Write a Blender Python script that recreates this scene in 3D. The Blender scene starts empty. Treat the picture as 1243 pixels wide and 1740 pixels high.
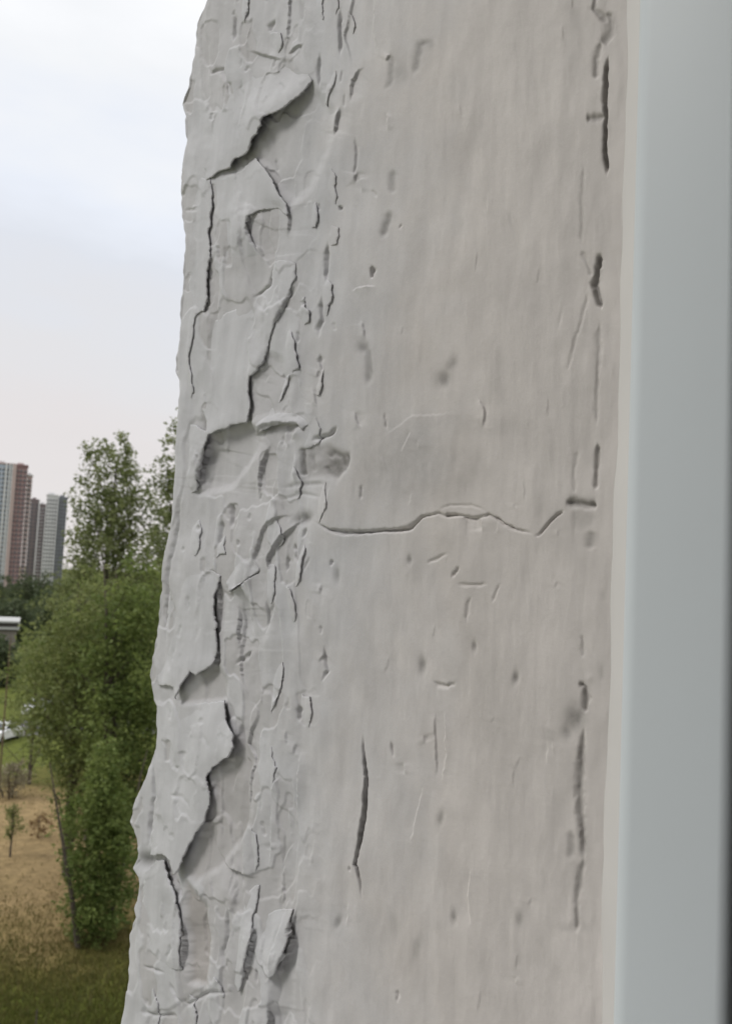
import bpy, bmesh, math, random
import numpy as np
from mathutils import Vector, Matrix
from mathutils.geometry import delaunay_2d_cdt

R = math.radians
C = bpy.context.scene.collection
rng = np.random.default_rng(11)
random.seed(5)

# ------------------------------------------------------------------ camera
F = 1500.0                      # focal length in photo pixels (photo 1243 x 1740)
YAW, PITCH, ROLL = R(45.0), R(4.46), R(2.8)
fwd = np.array([math.sin(YAW) * math.cos(PITCH), math.cos(YAW) * math.cos(PITCH), math.sin(PITCH)])
r0 = np.array([math.cos(YAW), -math.sin(YAW), 0.0])
u0 = np.cross(r0, fwd)
right = r0 * math.cos(ROLL) + u0 * math.sin(ROLL)
up = u0 * math.cos(ROLL) - r0 * math.sin(ROLL)
cam_d = bpy.data.cameras.new('camera')
cam_d.sensor_fit = 'HORIZONTAL'
cam_d.sensor_width = 36.0
cam_d.lens = 36.0 * F / 1243.0
cam_d.clip_start = 0.01
cam_d.clip_end = 6000.0
cam_d.dof.use_dof = True
cam_d.dof.focus_distance = 0.265
cam_d.dof.aperture_fstop = 52.0
cam = bpy.data.objects.new('camera', cam_d)
C.objects.link(cam)
M = Matrix(((right[0], up[0], -fwd[0], 0), (right[1], up[1], -fwd[1], 0), (right[2], up[2], -fwd[2], 0), (0, 0, 0, 1)))
cam.matrix_world = M
bpy.context.scene.camera = cam

# ------------------------------------------------------------------ sky, sun, exposure
SUN = np.array([-0.58, 0.42, 0.70]); SUN /= np.linalg.norm(SUN)
world = bpy.data.worlds.new('World')
bpy.context.scene.world = world
world.use_nodes = True
nt = world.node_tree
nt.nodes.clear()
out = nt.nodes.new('ShaderNodeOutputWorld')
bg = nt.nodes.new('ShaderNodeBackground')
bg.inputs['Strength'].default_value = 0.1
sky = nt.nodes.new('ShaderNodeTexSky')
sky.sky_type = 'NISHITA'
sky.sun_disc = False
sky.sun_elevation = math.asin(SUN[2])
sky.sun_rotation = math.atan2(SUN[0], SUN[1])
tc = nt.nodes.new('ShaderNodeTexCoord')
sep = nt.nodes.new('ShaderNodeSeparateXYZ')
nz = nt.nodes.new('ShaderNodeTexNoise')
nz.inputs['Scale'].default_value = 3.2
nz.inputs['Detail'].default_value = 5
nz.inputs['Roughness'].default_value = 0.5
mp = nt.nodes.new('ShaderNodeMapping')
mp.inputs['Scale'].default_value = (1, 1, 2.6)
ma = nt.nodes.new('ShaderNodeMath'); ma.operation = 'MULTIPLY_ADD'
ma.inputs[1].default_value = 0.36; ma.inputs[2].default_value = -0.18
ad = nt.nodes.new('ShaderNodeMath'); ad.operation = 'ADD'
ramp = nt.nodes.new('ShaderNodeValToRGB')
cr = ramp.color_ramp
stops = [(0.00, (0.74, 0.70, 0.69)), (0.13, (0.77, 0.73, 0.725)), (0.24, (0.76, 0.755, 0.77)), (0.34, (0.745, 0.77, 0.825)),
         (0.42, (0.82, 0.855, 0.925)), (0.50, (0.90, 0.912, 0.93)), (0.62, (1.02, 1.025, 1.04)), (1.0, (2.25, 2.25, 2.30))]
stops = [(p, tuple(v / 2.4 for v in c)) for p, c in stops]
cr.elements[0].position = stops[0][0]; cr.elements[0].color = (*stops[0][1], 1)
cr.elements[1].position = stops[-1][0]; cr.elements[1].color = (*stops[-1][1], 1)
for p, c in stops[1:-1]:
    e = cr.elements.new(p); e.color = (*c, 1)
sc10 = nt.nodes.new('ShaderNodeVectorMath'); sc10.operation = 'SCALE'
sc10.inputs['Scale'].default_value = 24.0
mix = nt.nodes.new('ShaderNodeMixRGB')
mix.inputs['Fac'].default_value = 0.93
L = nt.links.new
L(tc.outputs['Generated'], mp.inputs['Vector']); L(mp.outputs[0], nz.inputs['Vector'])
L(tc.outputs['Generated'], sep.inputs[0])
L(nz.outputs['Fac'], ma.inputs[0]); L(sep.outputs['Z'], ad.inputs[0]); L(ma.outputs[0], ad.inputs[1])
L(ad.outputs[0], ramp.inputs['Fac']); L(ramp.outputs['Color'], sc10.inputs[0])
L(sky.outputs[0], mix.inputs['Color1']); L(sc10.outputs[0], mix.inputs['Color2'])
L(mix.outputs[0], bg.inputs['Color']); L(bg.outputs[0], out.inputs['Surface'])

sun_d = bpy.data.lights.new('sun', 'SUN')
sun_d.energy = 1.5
sun_d.angle = R(16)
sun_d.color = (1.0, 0.97, 0.93)
sun_o = bpy.data.objects.new('sun', sun_d)
C.objects.link(sun_o)
sun_o.rotation_euler = Vector(-SUN).to_track_quat('-Z', 'Y').to_euler()
vs = bpy.context.scene.view_settings
vs.view_transform = 'Standard'; vs.look = 'None'; vs.gamma = 1.0; vs.exposure = 0.1
vs.use_curve_mapping = False

# ------------------------------------------------------------------ helpers
def project(P):
    X = P @ right; Y = P @ up; Z = P @ fwd
    return 621.5 + F * X / Z, 870 - F * Y / Z

def ray(px, py):
    return right * ((px - 621.5) / F) + up * ((870 - py) / F) + fwd

GZ = -15.0
def ground_at(px, py):
    d = ray(px, py); s = GZ / d[2]
    return d * s

def at_dist(px, py, dist):      # a point at a horizontal distance on the bearing of a pixel
    d = ray(px, py); s = dist / math.hypot(d[0], d[1])
    return d * s

def mat(name, col, rough=0.7, spec=0.3, var=0.0, vscale=5.0, bump=0.0, bscale=50.0, metal=0.0, col2=None, coord='Object', trans=0.0):
    m = bpy.data.materials.new(name); m.use_nodes = True
    t = m.node_tree; b = t.nodes['Principled BSDF']
    b.inputs['Roughness'].default_value = rough
    b.inputs['Specular IOR Level'].default_value = spec
    b.inputs['Metallic'].default_value = metal
    b.inputs['Base Color'].default_value = (*col, 1)
    tcn = t.nodes.new('ShaderNodeTexCoord')
    if var or col2:
        n = t.nodes.new('ShaderNodeTexNoise'); n.inputs['Scale'].default_value = vscale; n.inputs['Detail'].default_value = 6
        t.links.new(tcn.outputs[coord], n.inputs['Vector'])
        rp = t.nodes.new('ShaderNodeValToRGB')
        rp.color_ramp.elements[0].position = 0.32; rp.color_ramp.elements[1].position = 0.68
        c2 = col2 or tuple(min(1, c * (1 + var)) for c in col)
        c1 = col if col2 else tuple(c * (1 - var) for c in col)
        rp.color_ramp.elements[0].color = (*c1, 1); rp.color_ramp.elements[1].color = (*c2, 1)
        t.links.new(n.outputs['Fac'], rp.inputs['Fac']); t.links.new(rp.outputs[0], b.inputs['Base Color'])
    if bump:
        n2 = t.nodes.new('ShaderNodeTexNoise'); n2.inputs['Scale'].default_value = bscale; n2.inputs['Detail'].default_value = 5
        t.links.new(tcn.outputs[coord], n2.inputs['Vector'])
        bp = t.nodes.new('ShaderNodeBump'); bp.inputs['Strength'].default_value = bump
        bp.inputs['Distance'].default_value = 1.0 / bscale
        t.links.new(n2.outputs['Fac'], bp.inputs['Height']); t.links.new(bp.outputs[0], b.inputs['Normal'])
    return m

def tag(o, label=None, cat=None, group=None, kind=None):
    if label: o['label'] = label
    if cat: o['category'] = cat
    if group: o['group'] = group
    if kind: o['kind'] = kind
    return o

def empty(name, loc, rz=0.0):
    o = bpy.data.objects.new(name, None); C.objects.link(o)
    o.location = loc; o.rotation_euler = (0, 0, rz); o.empty_display_size = 0.2
    return o

def link(name, me, m, parent=None):
    if m is not None:
        me.materials.clear(); me.materials.append(m)
    o = bpy.data.objects.new(name, me); C.objects.link(o)
    if parent is not None: o.parent = parent
    return o

def np_mesh(name, V, quads=None, tris=None, smooth=False):
    me = bpy.data.meshes.new(name)
    V = np.asarray(V, dtype=np.float32)
    me.vertices.add(len(V)); me.vertices.foreach_set('co', V.ravel())
    nq = 0 if quads is None else len(quads); ntq = 0 if tris is None else len(tris)
    idx = []
    if nq: idx.append(np.asarray(quads, dtype=np.int32).ravel())
    if ntq: idx.append(np.asarray(tris, dtype=np.int32).ravel())
    idx = np.concatenate(idx)
    me.loops.add(len(idx)); me.loops.foreach_set('vertex_index', idx)
    me.polygons.add(nq + ntq)
    st = np.concatenate([np.arange(nq) * 4, nq * 4 + np.arange(ntq) * 3]).astype(np.int32)
    me.polygons.foreach_set('loop_start', st)
    me.polygons.foreach_set('use_smooth', np.full(nq + ntq, smooth))
    me.update(calc_edges=True)
    return me

class MB:
    """collects boxes, tubes and prisms into one mesh"""
    def __init__(s): s.v = []; s.f = []
    def box(s, c, d, rz=0.0):
        x, y, z = d[0] / 2, d[1] / 2, d[2] / 2
        cs, sn = math.cos(rz), math.sin(rz); n = len(s.v)
        for sz in (-z, z):
            for sx, sy in ((-x, -y), (x, -y), (x, y), (-x, y)):
                s.v.append((c[0] + sx * cs - sy * sn, c[1] + sx * sn + sy * cs, c[2] + sz))
        s.f += [(n+3, n+2, n+1, n), (n+4, n+5, n+6, n+7), (n, n+1, n+5, n+4), (n+1, n+2, n+6, n+5), (n+2, n+3, n+7, n+6), (n+3, n, n+4, n+7)]
        return s
    def tube(s, a, b, ra, rb, k=7):
        a = Vector(a); b = Vector(b); d = (b - a).normalized()
        q = d.to_track_quat('Z', 'Y'); n = len(s.v)
        for p, r in ((a, ra), (b, rb)):
            for i in range(k):
                an = 2 * math.pi * i / k
                s.v.append(tuple(p + q @ Vector((r * math.cos(an), r * math.sin(an), 0))))
        for i in range(k):
            j = (i + 1) % k; s.f.append((n + i, n + j, n + k + j, n + k + i))
        s.f.append(tuple(n + k + i for i in range(k))); s.f.append(tuple(n + k - 1 - i for i in range(k)))
        return s
    def prism(s, poly, y0, y1):      # poly in x,z extruded along y
        n = len(s.v); k = len(poly)
        for y in (y0, y1):
            for x, z in poly: s.v.append((x, y, z))
        for i in range(k):
            j = (i + 1) % k; s.f.append((n + i, n + j, n + k + j, n + k + i))
        s.f.append(tuple(range(n + k - 1, n - 1, -1))); s.f.append(tuple(range(n + k, n + 2 * k)))
        return s
    def mesh(s, name):
        me = bpy.data.meshes.new(name); me.from_pydata(s.v, [], s.f); me.update()
        bm = bmesh.new(); bm.from_mesh(me); bmesh.ops.recalc_face_normals(bm, faces=bm.faces); bm.to_mesh(me); bm.free()
        return me
    def build(s, name, m, parent=None): return link(name, s.mesh(name), m, parent)

def vnoise(h, w, cy, cx, seed):
    g = np.random.default_rng(seed).random((int(h / cy) + 4, int(w / cx) + 4))
    y = np.arange(h) / cy; x = np.arange(w) / cx
    yi = y.astype(int); xi = x.astype(int)
    fy = y - yi; fx = x - xi
    fy = fy * fy * fy * (fy * (fy * 6 - 15) + 10); fx = fx * fx * fx * (fx * (fx * 6 - 15) + 10)
    a = g[yi][:, xi]; b = g[yi][:, xi + 1]; c = g[yi + 1][:, xi]; d = g[yi + 1][:, xi + 1]
    return ((a * (1 - fx) + b * fx).T * (1 - fy) + (c * (1 - fx) + d * fx).T * fy).T * 2 - 1

# ------------------------------------------------------------------ window reveal: profile and relief
D0 = 0.19
RC = 0.0065
YF = 0.102                      # where the plaster meets the window frame
YB, KC = 0.185, 0.55            # the slope bows gently away towards the outer corner
def Xp(y): return D0 + KC * np.maximum(0, y - YB) ** 2
def dXp(y): return 2 * KC * np.maximum(0, y - YB)

SIL = [(356, -70), (352, 0), (336, 40), (331, 84), (326, 115), (320, 150), (309, 176), (315, 196), (317, 236), (312, 270), (307, 321), (309, 358),
       (314, 392), (314, 440), (311, 470), (307, 528), (305, 580), (300, 603), (299, 630), (304, 648), (304, 697), (300, 724), (297, 799), (292, 884),
       (284, 915), (277, 962), (272, 1036), (265, 1087), (255, 1151), (261, 1190), (268, 1200), (266, 1240), (263, 1282), (246, 1325), (232, 1357), (222, 1397),
       (232, 1424), (235, 1460), (227, 1476), (237, 1492), (234, 1520), (229, 1545), (232, 1559), (220, 1589), (219, 1670), (212, 1711), (207, 1745), (200, 1830)]
SIL = np.array(SIL, float)

def prof_sil(z, c):
    """pixel of the silhouette point of the rounded corner at height z with corner depth c"""
    y = c - RC; al = np.arctan(dXp(y))
    cx = Xp(y) + RC * np.cos(al); cy = y - RC * np.sin(al)
    Dd = np.hypot(cx, cy); be = np.arctan2(cx, cy) - np.arcsin(RC / Dd)
    ln = np.sqrt(Dd * Dd - RC * RC)
    P = np.stack([ln * np.sin(be), ln * np.cos(be), z], -1)
    return project(P)

def corner_for(z):
    c = np.full_like(z, 0.285)
    for _ in range(25):
        px, py = prof_sil(z, c)
        want = np.interp(py, SIL[:, 1], SIL[:, 0])
        c = np.clip(c + (px - want) * 0.00028, 0.2, 0.45)
    return c

zdense = np.linspace(-0.262, 0.285, 1560)
zlo = -0.262 - np.array([0.9, 0.7, 0.5, 0.35, 0.22, 0.14, 0.09, 0.05, 0.025, 0.01, 0.004])
zhi = 0.285 + np.array([0.004, 0.01, 0.025, 0.05, 0.09, 0.14, 0.22, 0.35, 0.5, 0.7, 0.9])
Z = np.concatenate([zlo, zdense, zhi])
CZ = corner_for(np.clip(Z, -0.262, 0.285))

# relief map in millimetres and maps of stain and painted crack shade over the face
X0, Y0, W, H_ = 150, -80, 960, 1920
Hm = np.zeros((H_, W)); DirtShade = np.zeros((H_, W)); Bare = np.zeros((H_, W))
YY, XX = np.mgrid[0:H_, 0:W]; XX = XX + X0; YY = YY + Y0

def rough_line(pts, jit=1.6, step=5):
    pts = [np.array(p, float) for p in pts]; o = [pts[0]]; wob = 0.0
    for a, b in zip(pts[:-1], pts[1:]):
        n = max(1, int(np.linalg.norm(b - a) / step)); nrm = np.array([-(b - a)[1], (b - a)[0]]) / (np.linalg.norm(b - a) + 1e-6)
        for i in range(1, n + 1):
            p = a + (b - a) * i / n
            wob = 0.6 * wob + random.gauss(0, jit) * 0.45
            if i < n: p = p + nrm * wob
            o.append(p)
    return np.array(o)

def field(pts, pad):
    x0 = int(max(0, pts[:, 0].min() - pad - X0)); x1 = int(min(W, pts[:, 0].max() + pad - X0 + 1))
    y0 = int(max(0, pts[:, 1].min() - pad - Y0)); y1 = int(min(H_, pts[:, 1].max() + pad - Y0 + 1))
    if x1 <= x0 or y1 <= y0: return None
    sl = (slice(y0, y1), slice(x0, x1)); px = XX[sl].astype(float); py = YY[sl].astype(float)
    best = np.full(px.shape, 1e9); side = np.zeros(px.shape); tt = np.zeros(px.shape)
    seg = np.linalg.norm(np.diff(pts, axis=0), axis=1); cum = np.concatenate([[0], np.cumsum(seg)]); tot = cum[-1] + 1e-9
    for i in range(len(pts) - 1):
        a = pts[i]; v = pts[i + 1] - a; l2 = v @ v + 1e-9
        t = np.clip(((px - a[0]) * v[0] + (py - a[1]) * v[1]) / l2, 0, 1)
        dx = px - a[0] - t * v[0]; dy = py - a[1] - t * v[1]; d = np.hypot(dx, dy)
        m = d < best
        best[m] = d[m]; cr_ = v[0] * (py - a[1]) - v[1] * (px - a[0])
        side[m] = np.sign(cr_)[m]; tt[m] = ((cum[i] + t * seg[i]) / tot)[m]
    return sl, best, side, tt

def tap(t, e=0.2):
    q = np.clip(np.minimum(t, 1 - t) / e, 0, 1); return q * q * (3 - 2 * q)

def crack(pts, w=3.0, depth=1.6, jit=1.2, e=0.3, dirt_shade=0.0):
    f = field(rough_line(pts, jit), w * 4)
    if f is None: return
    sl, d, s, t = f; k = tap(t, e); ww = np.maximum(w * (0.35 + 0.65 * k) * (0.88 + 0.16 * np.sin(t * 9 + pts[0][0])) * (1 + .45 * fine[sl]), 1.25)
    g = np.exp(-(d / np.maximum(ww, .3)) ** 2 * 0.9) * k
    Hm[sl] -= depth * g
    if dirt_shade: DirtShade[sl] = np.maximum(DirtShade[sl], dirt_shade * np.exp(-(d / (ww * 1.2)) ** 2) * k)

def edge(pts, hs=1, up_=0.7, lu=16, dn=0.5, ld=22, jit=1.5, e=0.34):
    """a paint edge: high on the image left of a downward line (above a leftward one) for hs=1"""
    f = field(rough_line(pts, jit), max(lu, ld) * 3)
    if f is None: return
    sl, d, s, t = f; k = tap(t, e); hi = s * hs > 0
    prof = np.where(hi, up_ * np.exp(-d / lu), -dn * np.exp(-(d / ld) ** 1.3))
    far = np.clip((max(lu, ld) * 3 - d) / 10, 0, 1)
    Hm[sl] += prof * k * far

def spot(x, y, rx, ry, h, ang=0.0, dirt_shade=0.0, bare=0.0, p=2.0):
    r = max(rx, ry) * 2.2
    x0 = int(max(0, x - r - X0)); x1 = int(min(W, x + r - X0)); y0 = int(max(0, y - r - Y0)); y1 = int(min(H_, y + r - Y0))
    if x1 <= x0 or y1 <= y0: return
    sl = (slice(y0, y1), slice(x0, x1)); a = R(ang)
    dx = XX[sl] - x; dy = YY[sl] - y
    u = (dx * math.cos(a) + dy * math.sin(a)) / rx; v = (-dx * math.sin(a) + dy * math.cos(a)) / ry
    g = np.exp(-(u * u + v * v) ** (p / 2))
    Hm[sl] += h * g
    if dirt_shade: DirtShade[sl] = np.maximum(DirtShade[sl], dirt_shade * g)
    if bare: Bare[sl] = np.maximum(Bare[sl], bare * g)

def smear(pts, w, amt, h=0.0, jit=1.0, e=0.25):
    f = field(rough_line(pts, jit), w * 3)
    if f is None: return
    sl, d, s, t = f; k = tap(t, e); g = np.exp(-(d / (w * (0.5 + 0.5 * k))) ** 2) * k
    DirtShade[sl] = np.maximum(DirtShade[sl], amt * g); Hm[sl] += h * g

def inside(poly, px, py):
    r = np.zeros(px.shape, bool); n = len(poly); j = n - 1
    for i in range(n):
        xi, yi = poly[i]; xj, yj = poly[j]
        c = ((yi > py) != (yj > py)) & (px < (xj - xi) * (py - yi) / (yj - yi + 1e-12) + xi)
        r ^= c; j = i
    return r

def area(poly, h, soft=8.0, bare=0.0, dirt_shade=0.0):
    p = rough_line(list(poly) + [poly[0]], 1.6)
    f = field(p, soft * 3)
    if f is None: return
    sl, d, s, t = f; ins = inside(p, XX[sl].astype(float), YY[sl].astype(float))
    sd = np.where(ins, d, -d); g = np.clip(0.5 + sd / (2 * soft), 0, 1); g = g * g * (3 - 2 * g)
    Hm[sl] += h * g
    if bare: Bare[sl] = np.maximum(Bare[sl], bare * g)
    if dirt_shade: DirtShade[sl] = np.maximum(DirtShade[sl], dirt_shade * g)

# --- broad unevenness: lumpy old paint near the corner, calmer trowelled plaster with vertical drags further in
leftness = np.clip((640 - XX) / 260.0, 0, 1); leftness = leftness * leftness * (3 - 2 * leftness)
warpn = vnoise(H_, W, 60, 40, 1)
Hm += (0.55 * vnoise(H_, W, 95, 60, 2) + 0.50 * vnoise(H_, W, 70, 26, 3) + 0.16 * vnoise(H_, W, 26, 12, 4) + 0.04 * vnoise(H_, W, 9, 6, 5)) * (0.25 + 0.75 * leftness)
Hm += (0.22 * vnoise(H_, W, 70, 17, 6) + 0.09 * vnoise(H_, W, 38, 7, 7) + 0.035 * vnoise(H_, W, 22, 3.2, 8) + 0.02 * vnoise(H_, W, 4, 3, 9)) * (0.3 + 0.5 * leftness)
Hm += 0.25 * vnoise(H_, W, 180, 120, 10)
# thin layers of paint lost in ragged patches, longer than wide
gate = np.clip((leftness - .25) / .5, 0, 1)
for k, (cy, cx, th, hgt, sd) in enumerate([(170, 60, .10, .45, 61), (110, 42, .20, .38, 62), (80, 34, .34, .40, 63)]):
    nn = vnoise(H_, W, cy, cx, sd) + .24 * vnoise(H_, W, cy / 3, cx / 3, sd + 20) + .05 * vnoise(H_, W, cy / 8, cx / 7, sd + 40)
    q = np.clip((nn - th) / .06, 0, 1); Hm -= hgt * q * q * (3 - 2 * q) * gate; Bare = np.maximum(Bare, (.10 + .10 * k) * q * gate)
    rim = np.exp(-((nn - th) / .16) ** 2) * (nn < th); Hm += .4 * hgt * rim * np.clip(vnoise(H_, W, 90, 60, sd + 70) + .2, 0, 1) * gate
fine = vnoise(H_, W, 7, 5, 91) * .6 + vnoise(H_, W, 16, 9, 92) * .5
# small vertical chips and nicks scattered over the crazed outer half
for _ in range(110):
    y = random.uniform(-60, 1800); x0 = np.interp(y, SIL[:, 1], SIL[:, 0])
    x = x0 + 20 + abs(random.gauss(0, 170))
    if x > 720: continue
    l = random.uniform(8, 34); a = random.gauss(0, 5)
    if random.random() < 0.6: crack([(x, y), (x + a * .5, y + l * .5), (x + a, y + l)], random.uniform(1.2, 2.4), random.uniform(.3, .8))
    else: edge([(x, y), (x + a * .4, y + l * .5), (x + a, y + l * 1.4)], random.choice((1, 1, -1)), random.uniform(.2, .45), 9, random.uniform(.15, .35), 12)
for _ in range(50):
    x = random.uniform(600, 980); y = random.uniform(-40, 1780); l = random.uniform(10, 45)
    if random.random() < .5: edge([(x, y), (x + random.gauss(0, 4), y + l)], random.choice((1, -1)), .10, 12, .08, 14)
    else: spot(x, y, random.uniform(3, 7), random.uniform(8, 22), random.uniform(-.18, .12), random.gauss(0, 10), dirt_shade=random.uniform(0, .12))

# --- traced cracks: (points, width, depth)
CR = [
 ([(397, 18), (396, 45), (395, 72)], 3.0, 1.6), ([(468, 32), (461, 44), (456, 54)], 3.6, 1.2), ([(474, 138), (481, 148), (489, 161)], 4.4, 1.5),
 ([(350, 110), (358, 124), (366, 118), (377, 117), (384, 138), (390, 160), (387, 176)], 2.8, 1.3), ([(359, 189), (358, 205)], 2.6, 1.2),
 ([(413, 128), (408, 150), (414, 180), (409, 200), (407, 215), (412, 238), (411, 256)], 2.6, 1.2), ([(579, 10), (578, 50), (577, 98)], 2.6, 1.4), ([(543, 86), (540, 118), (540, 152)], 2.6, 1.2),
 ([(603, 228), (605, 260), (601, 290), (604, 308)], 2.0, .7), ([(541, 345), (541, 358)], 2, .6), ([(577, 348), (577, 358)], 3, 1.1), ([(371, 415), (372, 442)], 2, .6), ([(382, 416), (381, 440)], 2, .6),
 ([(557, 408), (554, 440), (553, 484)], 3.0, 1.5), ([(633, 450), (632, 474)], 3.2, 1.6), ([(515, 510), (515, 520)], 3, 1.2), ([(506, 560), (506, 585)], 2.4, .8),
 ([(548, 500), (545, 520), (548, 545), (542, 560), (543, 578)], 3.2, 1.2), ([(545, 600), (544, 615), (549, 634)], 3, 1.0), ([(527, 750), (545, 744), (562, 738), (575, 722)], 3.2, 1.3),
 ([(389, 852), (390, 875), (389, 900)], 3.2, 1.4), ([(376, 879), (372, 905), (368, 930)], 3, 1.3), ([(335, 892), (334, 903)], 2.6, .9), ([(404, 916), (404, 930)], 2.4, .8),
 ([(487, 943), (485, 973)], 2.6, 1.1), ([(498, 924), (503, 960)], 2.6, 1.1), ([(338, 1030), (340, 1068), (330, 1097)], 2.8, 1.1), ([(308, 1060), (302, 1086)], 2.4, .7),
 ([(453, 1018), (454, 1045), (448, 1078)], 2.8, 1.0), ([(424, 1104), (410, 1118), (395, 1131)], 3, .9), ([(365, 1105), (364, 1133)], 3, 1.3),
 ([(311, 818), (303, 862), (293, 935), (284, 990), (281, 1040), (279, 1112)], 2.6, 1.3), ([(549, 1095), (551, 1120), (556, 1140), (550, 1150), (546, 1163)], 3, 1.0), ([(508, 1197), (506, 1228)], 3.2, 1.1),
 ([(261, 1285), (262, 1350), (254, 1400), (249, 1452)], 2.6, 1.3), ([(288, 1350), (311, 1354), (322, 1366), (328, 1378)], 3, 1.0),
 ([(389, 1533), (387, 1565), (384, 1596), (377, 1620), (381, 1640), (390, 1658)], 2.8, 1.1), ([(241, 1642), (262, 1648), (283, 1654)], 2.6, .8), ([(288, 1668), (297, 1690), (305, 1712)], 3, .9),
 ([(303, 1725), (312, 1710), (335, 1697), (354, 1687), (390, 1690)], 3.4, 1.1), ([(244, 1700), (243, 1722), (270, 1728), (302, 1728)], 3, .9), ([(285, 1565), (284, 1588)], 3.4, .8), ([(295, 1602), (284, 1634)], 3, .7),
 ([(309, 357), (325, 356), (340, 354)], 2.4, .6), ([(342, 1220), (341, 1232)], 4, .8), ([(346, 1244), (354, 1262), (361, 1276)], 4, .9), ([(313, 1276), (312, 1290)], 4, 1.0), ([(301, 1302), (301, 1310)], 3.4, 1.2), ([(295, 1415), (300, 1426)], 3, .7),
 ([(462, 450), (461, 470), (457, 485), (448, 492), (431, 503), (427, 508)], 2.8, 1.1),
 # the long level crack and its branches
 ([(528, 884), (545, 893), (560, 901), (584, 905), (620, 904), (660, 902), (693, 899), (706, 889), (717, 878), (745, 872)], 2.8, 1.5),
 ([(753, 877), (780, 875)], 2.6, .9), ([(830, 873), (842, 880), (854, 889), (870, 897), (884, 901)], 2.2, .6), ([(960, 867), (945, 876), (934, 886), (924, 898), (914, 910)], 1.6, .7),
 ([(721, 958), (761, 938)], 2.6, .5), ([(781, 962), (765, 983)], 2.6, .7), ([(773, 994), (830, 993)], 2.6, .5), ([(850, 990), (834, 1026)], 2.6, .35), ([(801, 1010), (793, 1034), (791, 1064)], 3, .4),
 # the deep vertical split lower middle
 ([(616, 1244), (618, 1287), (622, 1322), (620, 1350), (617, 1380), (613, 1408), (608, 1446), (602, 1470), (609, 1491), (613, 1510), (616, 1532)], 1.5, 5.0),
 ([(621, 1320), (619, 1370), (614, 1410), (607, 1450)], 1.5, 3.0),
 ([(733, 1155), (742, 1163), (757, 1167), (769, 1163), (774, 1157)], 3, .7),
]
for p, w, dp in CR: crack(p, w, dp)
crack([(536, 888), (560, 901), (620, 904), (693, 899), (717, 878), (745, 872), (756, 877), (780, 875), (806, 880), (830, 874), (842, 880), (856, 890), (870, 897), (886, 902), (907, 906)], 1.7, .8, e=.05)
crack([(958, 868), (944, 876), (934, 886), (924, 898), (916, 908), (907, 912)], 1.5, .55, e=.1)
crack([(745, 866), (765, 858), (800, 858), (826, 868)], 1.3, .35, e=.2)
for p, w, dp in CR[-3:-1]: crack(p, w * 1.3, .1, dirt_shade=.9)  # shade inside the deep split, painted into the colour
edge([(617, 1300), (620, 1350), (615, 1400), (604, 1465)], 1, .35, 14, .35, 20)
# gap along the frame
for p, w, dp, dr in [
 ([(1012, -40), (1011, 0), (1008, 15), (1022, 26), (1032, 40)], 4.5, .8, .55), ([(1033, 18), (1038, 40), (1035, 62), (1022, 75)], 8, .7, .55), ([(1022, 70), (1012, 100), (1013, 136)], 5, .6, .45),
 ([(1035, 92), (1031, 110), (1029, 130), (1028, 187), (1026, 258), (1030, 300)], 2.8, 2.4, .75), ([(995, 201), (1010, 199), (1027, 196)], 5.5, .9, .5), ([(991, 277), (988, 340), (988, 418)], 4, .25, .22),
 ([(986, 426), (996, 446), (1004, 470)], 3.5, .4, .2), ([(1020, 428), (1016, 450), (1012, 468), (1008, 484), (1013, 500), (1021, 526)], 4.2, 2.0, .75), ([(1018, 542), (1016, 600), (1015, 660), (1013, 725)], 3.6, .4, .3),
 ([(1000, 496), (983, 561), (962, 632)], 3.2, .3, .16), ([(1016, 752), (1013, 780), (1012, 806), (1009, 834)], 4, 1.1, .5), ([(981, 764), (974, 800), (975, 840)], 3.4, .3, .16),
 ([(960, 851), (972, 854), (990, 857), (1014, 858)], 6.2, 1.5, .65), ([(989, 1079), (989, 1118)], 3.6, .4, .3), ([(983, 1158), (993, 1168), (995, 1190), (993, 1212)], 4.4, 1.2, .6),
 ([(990, 1232), (986, 1280), (984, 1334), (984, 1383), (988, 1405), (990, 1430), (991, 1462)], 6.0, 1.1, .62), ([(991, 1455), (985, 1503), (979, 1527), (979, 1588)], 5.0, .7, .45)]:
    crack(p, w, dp * .7, dirt_shade=dr * .7, e=.12)
for p, w, a in [([(1034, 20), (1039, 45), (1030, 66), (1022, 78)], 9, .5), ([(1020, 74), (1012, 104), (1013, 134)], 6, .4), ([(986, 1258), (984, 1334), (984, 1385), (990, 1430), (990, 1466)], 7.5, .62), ([(986, 1462), (979, 1527), (979, 1588)], 6, .45),
     ([(1019, 430), (1012, 468), (1010, 490), (1021, 524)], 6, .75), ([(962, 852), (985, 856), (1013, 857)], 7.5, .8), ([(1034, 96), (1029, 130), (1028, 187), (1026, 258), (1030, 298)], 4.5, .75), ([(984, 1160), (995, 1170), (994, 1212)], 5, .6), ([(1015, 756), (1012, 800)], 5, .55), ([(996, 201), (1024, 198)], 7, .6)]:
    smear(p, w, a * .78, -.12, e=.1)
smear([(1004, 900), (1002, 915), (1002, 936)], 9, .45, -.3); spot(990, 880, 20, 20, -.15, dirt_shade=.22, p=4); spot(978, 1222, 17, 24, -.5, 15, dirt_shade=.62); spot(962, 1245, 11, 13, -.3, dirt_shade=.45)
smear([(934, 1235), (930, 1262)], 14, .16); smear([(970, 1408), (968, 1465)], 7, .42, -.3); spot(975, 1578, 24, 8, -.1, dirt_shade=.25); spot(944, 1650, 10, 22, 0, dirt_shade=.15); spot(1022, 1145, 5, 13, -.2, dirt_shade=.25)
spot(1002, 1152, 6, 8, .2); spot(1022, 1010, 4, 10, 0, dirt_shade=.15)
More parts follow.
